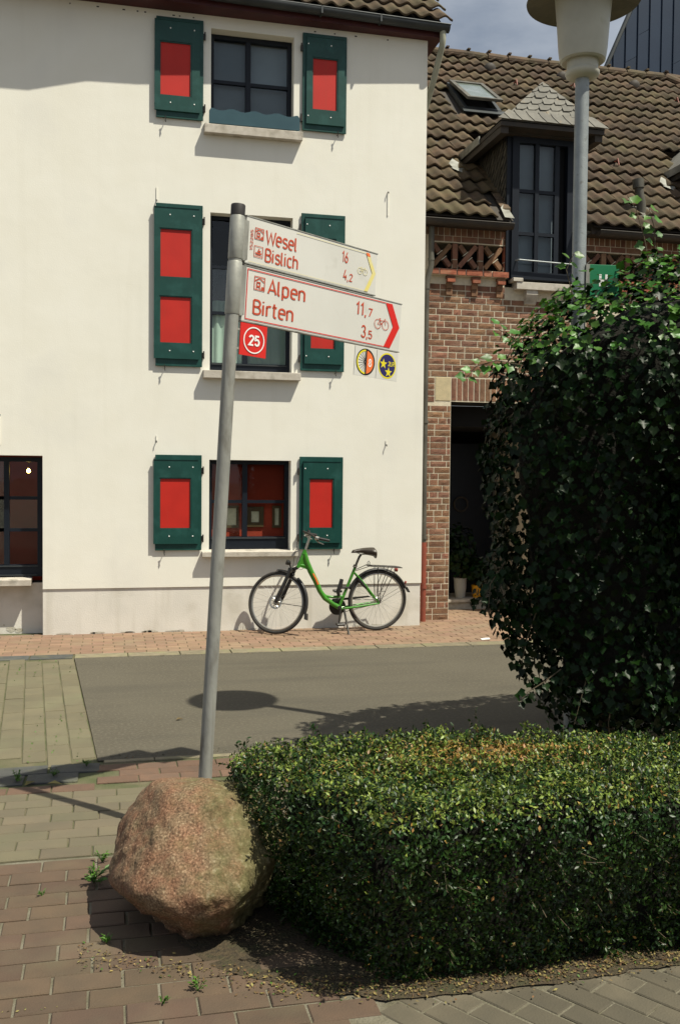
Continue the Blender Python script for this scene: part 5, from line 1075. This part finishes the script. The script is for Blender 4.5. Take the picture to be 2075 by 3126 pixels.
# ---------------------------------------------------------------- boulder
def boulder():
    m = bpy.data.materials.new('granite'); m.use_nodes = True; n = m.node_tree.nodes; l = m.node_tree.links; p = n['Principled BSDF']; p.inputs['Roughness'].default_value = .85; p.inputs['Specular IOR Level'].default_value = .3
    g_ = n.new('ShaderNodeNewGeometry')
    def noi(s, d=3, t='ShaderNodeTexNoise'):
        x_ = n.new(t); x_.inputs['Scale'].default_value = s
        if t == 'ShaderNodeTexNoise': x_.inputs['Detail'].default_value = d
        l.new(g_.outputs['Position'], x_.inputs['Vector']); return x_
    def ramp(src, *st):
        r_ = n.new('ShaderNodeValToRGB'); e = r_.color_ramp.elements
        while len(e) < len(st): e.new(.5)
        for i, (ps, cc) in enumerate(st): e[i].position = ps; e[i].color = (*cc, 1)
        l.new(src, r_.inputs[0]); return r_.outputs[0]
    c1 = ramp(noi(120, 5).outputs[0], (.30, (.065, .042, .026)), (.45, (.14, .085, .052)), (.58, (.195, .122, .078)), (.72, (.34, .25, .17)))
    c2 = ramp(noi(14, 4).outputs[0], (.38, (1, .80, .70)), (.62, (.92, 1.0, .90)))
    mu = n.new('ShaderNodeMixRGB'); mu.blend_type = 'MULTIPLY'; mu.inputs[0].default_value = .8; l.new(c1, mu.inputs[1]); l.new(c2, mu.inputs[2])
    # lichen on the upper right
    sep = n.new('ShaderNodeSeparateXYZ'); l.new(g_.outputs['Position'], sep.inputs[0])
    mr = n.new('ShaderNodeMapRange'); l.new(sep.outputs[0], mr.inputs[0]); mr.inputs[1].default_value = -2.42; mr.inputs[2].default_value = -2.02
    ln = noi(9, 6); mm = n.new('ShaderNodeMath'); mm.operation = 'MULTIPLY_ADD'; mm.inputs[1].default_value = .55; l.new(mr.outputs[0], mm.inputs[0]); l.new(ln.outputs[0], mm.inputs[2])
    lf = ramp(mm.outputs[0], (.62, (0, 0, 0)), (.95, (.8, .8, .8)))
    lc = ramp(noi(38, 4).outputs[0], (.4, (.065, .065, .022)), (.6, (.125, .12, .05)), (.72, (.26, .25, .15)))
    mx_ = n.new('ShaderNodeMixRGB'); l.new(lf, mx_.inputs[0]); l.new(mu.outputs[0], mx_.inputs[1]); l.new(lc, mx_.inputs[2]); l.new(mx_.outputs[0], p.inputs['Base Color'])
    b1 = n.new('ShaderNodeBump'); b1.inputs['Strength'].default_value = .8; b1.inputs['Distance'].default_value = .008; l.new(noi(55, 6).outputs[0], b1.inputs['Height'])
    b2 = n.new('ShaderNodeBump'); b2.inputs['Strength'].default_value = .5; b2.inputs['Distance'].default_value = .004; l.new(noi(160, 3).outputs[0], b2.inputs['Height']); l.new(b1.outputs[0], b2.inputs['Normal']); l.new(b2.outputs[0], p.inputs['Normal'])
    M['boulder'] = m
    b = bmesh.new(); bmesh.ops.create_icosphere(b, subdivisions=6, radius=1)
    planes = [(Vector((-.60, -.35, -.72)), .745), (Vector((-.15, -.75, -.65)), .90), (Vector((.75, -.5, -.45)), .76), (Vector((-.8, -.2, .55)), .84), (Vector((.75, .1, .65)), .99), (Vector((0, 0, -1)), .80), (Vector((-.25, -.65, .72)), .86), (Vector((.35, -.6, .7)), .92), (Vector((.1, .3, .95)), .90), (Vector((-.95, .1, .05)), .93)]
    planes = [(p_.normalized(), d) for p_, d in planes]
    for v in b.verts:
        d = v.co.normalized(); r_ = 1.05
        for (pn, pd) in planes:
            c_ = d.dot(pn)
            if c_ > .05:
                t = pd / c_; k_ = 13; r_ = -math.log(math.exp(-k_ * r_) + math.exp(-k_ * t)) / k_
        ns = noise.fractal(d * 1.6 + Vector((3, 1, 7)), 1.0, 2.0, 4) * .06 + noise.fractal(d * 6, .8, 2.0, 4) * .018
        low = max(0, -d.z * .8 + .05); ns += low * (noise.fractal(d * 4.5 + Vector((5, 5, 5)), .7, 2.1, 5) * .085 - abs(noise.noise(d * 7)) * .06)
        v.co = d * (r_ + ns)
        v.co.x *= .375; v.co.y *= .415; v.co.z *= .335
        v.co.x += .03 * 0; z_ = v.co.z
        v.co.y += -.10 * z_ * 0
    for f in b.faces: f.smooth = True
    me = bpy.data.meshes.new('boulder'); b.to_mesh(me); b.free(); me.materials.append(m)
    o = link('boulder', me, None, (-2.235, -7.11, .212)); tag(o, 'large reddish granite boulder with lichen at the end of the hedge', 'boulder')
boulder()

# ---------------------------------------------------------------- hedge
HG = empty('hedge', (-1, -7.4, 0)); tag(HG, 'low clipped box hedge with sunlit top in the right foreground', 'hedge')
UR = 1.2
def inside_hedge(P_):                       # signed "depth" of points in the hedge volume (positive inside), numpy
    x_, y_, z_ = P_.T
    front = y_ - (-7.80 - (.15 + .10 * np.clip((-1.3 - x_) / .4, 0, 1)) * np.clip(z_ / .5, 0, 1) - .04 * np.clip((x_ + 1.2) / 1.0, 0, 1.6) - .02 * np.sin(x_ * 5 + 1) + .06 * np.clip((z_ - .54) / .1, 0, 1) ** 2)
    back = -(y_ - (-7.02 - .20 * np.clip((x_ + 1.2) / 1.1, 0, 2.2) ** 1.3))
    left = (x_ + 1.90 + .17 * np.clip(z_ / .45, 0, 1)) * .87 + (y_ + 7.32) * .45 - .06 * np.clip((z_ - .45) / .2, 0, 1) ** 2
    left2 = x_ + 1.90 + .17 * np.clip(z_ / .45, 0, 1)
    top = .64 - .05 * np.clip((-1.7 - x_) / .35, 0, 1) ** 2 + .012 * np.sin(x_ * 3.1) - z_
    return np.minimum.reduce([front, back, left, left2 + .03, top])
def surf_points(n_, lo, hi, fn, shell, inner=.04):
    out_ = []
    tot = 0
    while tot < n_:
        P_ = rng.uniform(lo, hi, (n_ * 6, 3)); d = fn(P_); k = (d > -shell) & (d < inner); out_.append(P_[k]); tot += int(k.sum())
    return np.concatenate(out_)[:n_]
def grad(fn, P_, e=.01):
    g_ = np.stack([fn(P_ + np.eye(3)[i] * e) - fn(P_ - np.eye(3)[i] * e) for i in range(3)], 1); return -g_ / (np.linalg.norm(g_, axis=1)[:, None] + 1e-9)
def vnoise(P_, s, seed=0):
    r_ = np.random.default_rng(seed); K = r_.normal(0, s, (14, 3)); ph = r_.uniform(0, 6.28, 14); return np.mean(np.sin(P_ @ K.T + ph), 1) * 2
lump = lambda P_: inside_hedge(P_) + (.030 * vnoise(P_, 12, 1) + .014 * vnoise(P_, 26, 41)) + .012 * vnoise(P_, 40, 2)
LEAF = [(0, -.5, 0), (.24, -.1, .06), (.20, .25, .05), (0, .55, 0), (-.20, .25, .05), (-.24, -.1, .06), (0, .0, -.03)]
LF = [(0, 1, 6), (1, 2, 6), (2, 3, 6), (3, 4, 6), (4, 5, 6), (5, 0, 6)]
LEAF2 = [(0, -.5, 0), (.26, .0, .07), (0, .55, 0), (-.26, .0, .07)]; LF2 = [(0, 1, 2), (0, 2, 3)]
n_ = 135000
P_ = surf_points(n_, (-2.25, -8.05, .0), (UR, -6.9, .72), lump, .012, .05)
vis_ = (P_[:, 0] < .3)
P_ = P_[vis_]; nr = grad(inside_hedge, P_); gaps = vnoise(P_, 22, 5); keep = (gaps < .75) | ((P_[:, 2] > .58) & (gaps < 1.0)); P_ = P_[keep]; nr = nr[keep]
spin = nr * .5 + np.array([0, 0, .35]); sc = rng.uniform(.012, .023, len(P_)); dpt = lump(P_)
top = np.clip((P_[:, 2] - .575) / .05, 0, 1)
brown = np.exp(-(((P_[:, 0] + 1.15) / .38) ** 2 + ((P_[:, 1] + 7.33) / .13) ** 2)) * 1.5 + .06 * (vnoise(P_, 9, 8) > .5)
rr_ = rng.random(len(P_)); kind = np.zeros(len(P_), int)
kind[(rr_ < .03 + .55 * brown) & (top > .3)] = 1; kind[(rr_ > .54) & (top > .3) & (kind == 0)] = 2; kind[(rr_ < .015) & (top <= .3)] = 1; kind[(rr_ > .985) & (top <= .3)] = 2  # bright new leaves crowd the top, painting its sunlit tone as well as growth
soup('leaves', LEAF2, LF2, P_, frames(nr, spin, .65), sc, ['hedge', 'hedgedry', 'hedgenewlit'], parent=HG, extra=kind)['kind'] = 'stuff'
# remember the parent offset
for c_ in HG.children: c_.location = -HG.location
# sprigs with larger leaves sticking out
tw = MB(); SPp = []; SPn = []; SPs = []
for k_ in range(1100):
    j = rng.integers(len(P_)); p0 = Vector(P_[j]); nn = Vector(nr[j]); d_ = (nn * .8 + Vector((jit(.6), jit(.6), jit(.5) + .15))).normalized(); L_ = random.uniform(.025, .06) * (1.5 if random.random() < .12 else 1); tw.tube([p0 - nn * .03, p0 + d_ * L_], .0011, 3, False)
    for t in range(7):
        q_ = p0 + d_ * (L_ * (t + 1) / 7); side = d_.cross(Vector((jit(1), jit(1), jit(1)))).normalized(); SPp.append(q_ + side * .007); SPn.append((side * .6 + d_ * .5)); SPs.append(random.uniform(.014, .024))
fr = frames(np.array([tuple((v.cross(Vector((jit(1), jit(1), 1)))).normalized()) for v in SPn]), np.array([tuple(v) for v in SPn]) * 2, .25)
o = soup('sprigs', LEAF, LF, np.array([tuple(v) for v in SPp]), fr, np.array(SPs), 'hedge', parent=HG); o['kind'] = 'stuff'; o.location = -HG.location
for k_ in range(260):
    j = rng.integers(len(P_)); p0 = Vector(P_[j]); nn = Vector(nr[j]); d_ = Vector((jit(1), jit(1), jit(1))).normalized(); tw.tube([p0 - nn * .01, p0 - nn * .005 + d_ * random.uniform(.02, .08)], .0013, 3, False)
o = tw.build('twigs', 'bark', HG); o['kind'] = 'stuff'; o.location = -HG.location
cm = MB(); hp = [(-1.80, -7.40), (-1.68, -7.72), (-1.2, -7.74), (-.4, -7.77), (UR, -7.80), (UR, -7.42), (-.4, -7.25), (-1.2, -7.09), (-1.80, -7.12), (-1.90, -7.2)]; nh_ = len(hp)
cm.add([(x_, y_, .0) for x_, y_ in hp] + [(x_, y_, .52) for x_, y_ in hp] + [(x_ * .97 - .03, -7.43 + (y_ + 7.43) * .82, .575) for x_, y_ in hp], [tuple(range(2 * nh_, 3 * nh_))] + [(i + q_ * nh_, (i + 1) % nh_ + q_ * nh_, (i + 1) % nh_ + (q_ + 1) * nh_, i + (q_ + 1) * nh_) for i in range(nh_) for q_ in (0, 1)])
o = cm.build('core_hull', 'core', HG); o.location = -HG.location; o['kind'] = 'stuff'  # solid hull under the leaves, deep shade painted into its colour

# ---------------------------------------------------------------- ivy bush
IV = empty('ivy_bush', (1.2, -5.45, 0)); tag(IV, 'huge dark ivy bush with glossy leaves beside the road, around the street lamp', 'bush')
ELL = [((1.30, -5.58, 2.30), (1.66, .86, .86)), ((.26, -5.50, 1.85), (.66, .56, .98)), ((1.6, -5.28, 1.2), (1.85, .52, 1.3)), ((.55, -5.32, 1.15), (.80, .44, .92)), ((2.4, -5.45, 2.05), (1.5, .85, 1.25)), ((2.2, -5.2, .6), (1.9, .45, .8)), ((.70, -5.45, 2.40), (.55, .50, .60)), ((.80, -5.42, .70), (.78, .42, .72)), ((.42, -5.50, .62), (.50, .38, .50)), ((.30, -5.52, 1.25), (.64, .42, .80)), ((1.9, -5.5, 2.55), (1.3, .8, .75)), ((1.75, -5.85, 1.65), (.42, .40, .5))]
def ivyf(P_):
    d = np.full(len(P_), -9.)
    for c_, r_ in ELL:
        q_ = (P_ - np.array(c_)) / np.array(r_); l_ = np.linalg.norm(q_, axis=1); d = np.maximum(d, (1 - l_) * min(r_))
    return d
ivl = lambda P_: ivyf(P_) + .05 * vnoise(P_, 5, 11) + .035 * vnoise(P_, 13, 12)
IVY = [(0, -.20, 0), (.24, -.34, .05), (.38, -.10, .10), (.50, .08, .07), (.30, .26, .08), (.0, .62, -.08), (-.30, .26, .08), (-.50, .08, .07), (-.38, -.10, .10), (-.24, -.34, .05), (0, .06, -.05)]
IF = [(i, (i + 1) % 10, 10) for i in range(10)]
P_ = surf_points(31000, (-.6, -6.5, .15), (3.6, -4.5, 3.4), ivl, .012, .12)
P_ = P_[~((P_[:, 0] > .22) & (P_[:, 0] < .43) & (P_[:, 2] > 2.90) & (P_[:, 1] < -5.2))]
P_ = P_[(P_[:, 0] < 2.4) | (rng.random(len(P_)) < .35)]; P_ = P_[(P_[:, 0] < 3.0)]
nr = grad(ivyf, P_, .02); spin = nr * .55 + np.array([0, 0, -1.0]); topm = (nr[:, 2] > .25) & (P_[:, 2] > 2.3); spin[topm] = nr[topm] * 0 + rng.normal(0, 1, (int(topm.sum()), 3))
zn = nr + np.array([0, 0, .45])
dd = ivl(P_); lit_young = ((topm | (nr[:, 2] > .55)) & (dd < .06) & (rng.random(len(P_)) < .75)) | ((vnoise(P_, 4, 77) > .62) & (dd < .02) & (P_[:, 0] > 1.0))  # lit top and right-hand glint clusters painted by leaf colour
o = soup('foliage', IVY, IF, P_, frames(zn, spin, .5), rng.uniform(.028, .068, len(P_)), ['ivy', 'ivyyounglit'], parent=IV, extra=lit_young.astype(int)); o['kind'] = 'stuff'; o.location = -IV.location
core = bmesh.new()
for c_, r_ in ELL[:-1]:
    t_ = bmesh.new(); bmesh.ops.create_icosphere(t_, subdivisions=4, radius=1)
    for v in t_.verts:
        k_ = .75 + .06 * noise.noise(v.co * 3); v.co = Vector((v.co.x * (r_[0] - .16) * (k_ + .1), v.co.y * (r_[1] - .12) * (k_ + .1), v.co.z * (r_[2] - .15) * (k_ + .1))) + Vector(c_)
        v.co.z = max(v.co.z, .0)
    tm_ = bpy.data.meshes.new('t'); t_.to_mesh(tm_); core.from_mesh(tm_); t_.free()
me = bpy.data.meshes.new('core_hull'); core.to_mesh(me); core.free(); me.materials.append(M['core']); o = link('core_hull', me, IV); o.location = -IV.location; o['kind'] = 'stuff'  # solid filling of the bush, coloured as its dark unlit inside
# free shoots
def shoot(pts, nleaf, s0, s1, m='ivyyounglit', rad=.004):
    pts = [Vector(p_) for p_ in pts]; q = MB(); q.tube(pts, [rad * (1 - .6 * i / (len(pts) - 1)) for i in range(len(pts))], 5); q.build('shoot', 'bark', IV, loc=-IV.location)
    pos, sp_, nn_ = [], [], []
    for i in range(nleaf):
        t = (i + .6) / nleaf * (len(pts) - 1); k_ = min(int(t), len(pts) - 2); p_ = pts[k_].lerp(pts[k_ + 1], t - k_); d_ = (pts[k_ + 1] - pts[k_]).normalized()
        sd_ = d_.cross(Vector((0, 1, 0))).normalized() * (1 if i % 2 else -1); sd_ = (sd_ + d_ * .4 + Vector((jit(.3), jit(.3), -.2))).normalized(); pos.append(tuple(p_ + sd_ * .03)); sp_.append(tuple(sd_)); nn_.append((jit(.4), -.75, .6))
    o = soup('shoot_leaves', IVY, IF, np.array(pos), frames(np.array(nn_), np.array(sp_) * 3, .2), rng.uniform(s0, s1, nleaf), m, parent=IV); o.location = -IV.location; o['kind'] = 'stuff'
shoot([(.50, -5.75, 2.95), (.44, -5.78, 3.15), (.36, -5.82, 3.30), (.28, -5.86, 3.36)], 6, .05, .08)
shoot([(.62, -5.6, 3.1), (.60, -5.62, 3.25), (.55, -5.64, 3.36)], 7, .05, .08); shoot([(.80, -5.6, 3.1), (.9, -5.62, 3.3), (.98, -5.62, 3.40)], 7, .05, .08)
shoot([(.05, -5.7, 2.75), (-.02, -5.72, 2.95), (.02, -5.74, 3.05)], 7, .045, .075); shoot([(-.25, -5.65, 2.4), (-.42, -5.67, 2.42), (-.55, -5.68, 2.38), (-.62, -5.69, 2.30)], 11, .05, .085); shoot([(-.30, -5.65, 2.55), (-.44, -5.65, 2.62)], 5, .05, .08)
shoot([(.0, -5.7, .62), (-.12, -5.72, .55), (-.22, -5.73, .50), (-.27, -5.73, .45)], 12, .04, .065, 'ivy'); shoot([(-.15, -5.7, 1.0), (-.22, -5.7, .8), (-.25, -5.7, .66)], 9, .045, .07, 'ivy'); shoot([(.15, -5.75, .6), (.10, -5.76, .45), (.06, -5.76, .30)], 9, .045, .07, 'ivy')
shoot([(-.32, -5.6, 1.25), (-.42, -5.62, 1.12), (-.43, -5.62, .95)], 9, .045, .07, 'ivy'); shoot([(.32, -5.75, .5), (.28, -5.76, .30), (.30, -5.76, .16)], 8, .045, .07, 'ivy'); shoot([(.9, -5.7, 3.0), (.75, -5.9, 3.12), (.66, -5.98, 3.2)], 7, .05, .08); shoot([(1.1, -6.25, 1.9), (.98, -6.36, 1.86), (.90, -6.4, 1.78)], 8, .06, .085, 'ivyyounglit')
for (x_, y_, r_) in ((.45, -5.4, .05), (1.2, -5.5, .07), (1.9, -5.4, .06)):
    q = MB(); q.tube([(x_, y_, 0), (x_ + .05, y_ + .02, .6), (x_ - .04, y_ - .03, 1.3), (x_ + .03, y_, 2.1)], [r_, r_ * .85, r_ * .7, r_ * .4], 10); q.build('stem', 'bark', IV, loc=-IV.location, smooth=True)

# ---------------------------------------------------------------- potted plants on the door step
def potted(name, x, y, z0, h, r_, m, label, leafc, lr, nl, lm='ivy'):
    e_ = empty(name, (x, y, z0)); tag(e_, label, 'potted plant', 'potted plants on the door step'); q = MB(); q.lathe([(r_ * .75, 0), (r_ * .95, h * .5), (r_, h * .85), (r_ * 1.08, h), (r_ * .98, h), (r_ * .9, h * .9)], seg=20); q.build('pot', m, e_, smooth=True)
    c_ = np.array(leafc); dv = rng.normal(0, 1, (nl, 3)); dv /= np.linalg.norm(dv, axis=1)[:, None]; rad = rng.random(nl) ** .4; pp = c_ + dv * rad[:, None] * np.array(lr)
    pp -= np.array([x, y, z0]); pp[:, 2] = np.maximum(pp[:, 2], h * .8)
    o = soup('foliage', IVY, IF, pp, frames(dv + np.array([0, -.5, .4]), None, .4), rng.uniform(.05, .085, nl), lm, parent=e_); o['kind'] = 'stuff'
    q = MB(); q.tube([(0, 0, h * .8), (leafc[0] - x, leafc[1] - y, leafc[2] - z0)], .012, 6); q.build('stem', 'bark', e_)
potted('potted_plant', 2.28, 1.5, .125, .17, .082, 'yellowpot', 'yellow glazed pot with a drooping green plant on the door step', (2.25, 1.45, .50), (.26, .18, .22), 260)
potted('potted_plant', 2.03, 1.5, .125, .27, .085, 'palepot', 'tall pale grey pot with a leafy shrub at the left of the door step', (1.98, 1.42, .78), (.24, .2, .38), 330)

# ---------------------------------------------------------------- weeds, litter, paper
def weed(x, y, s, label, n=14):
    e_ = empty('weed', (x, y, 0)); tag(e_, label, 'weed', 'weeds in the paving joints'); pos, nn_, sp_ = [], [], []; q = MB()
    for k_ in range(n):
        a = random.uniform(0, 6.283); t = random.uniform(.25, 1); d_ = Vector((math.cos(a) * t, math.sin(a) * t, random.uniform(.35, 1.3))).normalized(); L_ = s * random.uniform(.6, 1.1)
        q.tube([(0, 0, 0), d_ * L_ * .5 + Vector((0, 0, .2 * L_)), d_ * L_], .0012, 3, False)
        for j in (.5, .75, 1): pos.append(tuple(d_ * L_ * j)); sp_.append(tuple(d_)); nn_.append((jit(.5), jit(.5), 1))
    q.build('stems', 'weed', e_); o = soup('leaves', LEAF2, LF2, np.array(pos), frames(np.array(nn_), np.array(sp_) * 3, .3), rng.uniform(.25, .5, len(pos)) * s, 'weed', parent=e_); o['kind'] = 'stuff'
weed(-2.655, -6.74, .075, 'leafy green weed in the paving just left of the boulder', 20); weed(-2.62, -6.52, .05, 'small weed at the top left edge of the boulder, where red paving meets beige', 12); weed(-2.86, -6.83, .028, 'tiny weed in a joint of the red paving left of the boulder', 8)
weed(-2.60, -7.31, .035, 'low flat weed in the red paving below the boulder', 14); weed(-3.10, -5.22, .06, 'weed with yellow leaves in the dark kerb stones at the left edge', 12); weed(-2.90, -5.17, .05, 'weed in the dark kerb stones, middle of the row', 12); weed(-2.72, -5.0, .05, 'weed where the dark kerb stones meet the asphalt', 10); weed(-2.30, -7.72, .045, 'spindly weed between boulder and bottom edge of the picture', 9); weed(-2.42, -7.78, .03, 'tiny weed in the red paving near the bottom edge', 8)
# joint moss and litter
n_ = 3000; x_ = np.where(rng.random(3000) < .12, rng.uniform(-2.7, -2.0, 3000), rng.uniform(-2.05, .4, 3000)); base_y = np.where(x_ < -2.0, -7.35 - (x_ + 2.75) * .55, -7.76 - .09 * np.clip((x_ + 2.0) / .4, 0, 1)); y_ = base_y + rng.normal(0, .045, n_)
pp = np.stack([x_, y_, np.full(n_, .006)], 1); li = soup('leaf_litter', LEAF2, LF2, pp, frames(np.tile([0, 0, 1.], (n_, 1)), None, .35), rng.uniform(.006, .018, n_), ['litter', 'straw', 'weed'], extra=rng.choice([0, 1, 2], n_, p=[.5, .42, .08])); tag(li, 'dry fallen leaves and bits of straw along the foot of the hedge', 'leaf litter', kind='stuff')
n_ = 900; x_ = rng.uniform(-3.6, -2.0, n_); k_ = rng.integers(0, 60, n_); y_ = -6.425 - .118 * (k_ % 14) + rng.normal(0, .004, n_); ok = ((x_ + 2.26) / .36) ** 2 + ((y_ + 7.06) / .36) ** 2 > 1; x_, y_ = x_[ok], y_[ok]
cl_ = vnoise(np.stack([x_, y_, y_ * 0], 1), 5, 31) > .25; x_, y_ = x_[cl_], y_[cl_]; n_ = len(x_)
o = soup('joint_moss', LEAF2, LF2, np.stack([x_, y_, np.full(n_, .002)], 1), frames(np.tile([0, 0, 1.], (n_, 1)), None, .5), rng.uniform(.006, .014, n_), ['weed', 'straw'], extra=rng.choice([0, 1], n_)); tag(o, 'moss and seedlings in the joints of the red paving', 'moss', kind='stuff')
q = MB(); q.add([(-.05, -.03, .004), (.05, -.022, .006), (.06, .03, .012), (-.04, .04, .005), (.0, .0, .018)], [(0, 1, 4), (1, 2, 4), (2, 3, 4), (3, 0, 4)]); o = q.build('paper_scrap', 'paper', None, (1.36, -1.10, .002)); tag(o, 'white scrap of paper on the far pavement just left of the ivy bush', 'paper')
for i, (x_, y_, lb) in enumerate(((-3.02, -5.30, 'curled yellow leaf lying on the dark kerb stones at far left'), (-2.885, -5.335, 'curled yellow leaf lying on the dark kerb stones, right one'), (-2.10, -4.0, 'single small dry leaf on the asphalt left of the signpost'))):
    q = MB(); s = .045 if i < 2 else .03; q.add([(-s, 0, .002), (-.3 * s, -.45 * s, .012), (s, 0, .004), (-.2 * s, .45 * s, .016), (0, 0, .004)], [(0, 1, 4), (1, 2, 4), (2, 3, 4), (3, 0, 4)]); o = q.build('fallen_leaf', 'straw', None, (x_, y_, .004), (0, 0, jit(1))); tag(o, lb, 'leaf', 'fallen leaves')
n_ = 1500; x_ = rng.uniform(-2.6, 4.5, n_); near_ = rng.random(n_) < .6; y_ = np.where(near_, -4.885 + np.abs(rng.normal(0, .05, n_)), -1.43 - np.abs(rng.normal(0, .04, n_)))
o = soup('grit', LEAF2, LF2, np.stack([x_, y_, np.full(n_, .003)], 1), frames(np.tile([0, 0, 1.], (n_, 1)), None, .5), rng.uniform(.006, .016, n_), ['pbed', 'litter'], extra=rng.choice([0, 1], n_, p=[.75, .25])); tag(o, 'grit and crumbs gathered along both edges of the asphalt', 'grit', kind='stuff')
# strip of mossy grass in the side road joints
n_ = 900; col_ = rng.integers(0, 26, n_); x_ = -2.78 - .145 * col_ - .0 + rng.normal(0, .004, n_); y_ = rng.uniform(-4.9, -1.45, n_); lim = -2.905 + .25 * ((-1.41 - y_) / 3.49); ok = (x_ < lim - .03) & (vnoise(np.stack([x_ * 3, y_, y_ * 0], 1), 1.5, 33) > .1); x_, y_ = x_[ok], y_[ok]; n_ = len(x_)
o = soup('joint_grass', LEAF2, LF2, np.stack([x_, y_, np.full(n_, .003)], 1), frames(np.tile([0, 0, 1.], (n_, 1)), None, .6), rng.uniform(.01, .022, n_), 'weed'); tag(o, 'grass growing in the joints of the olive paving of the side road', 'grass', kind='stuff')
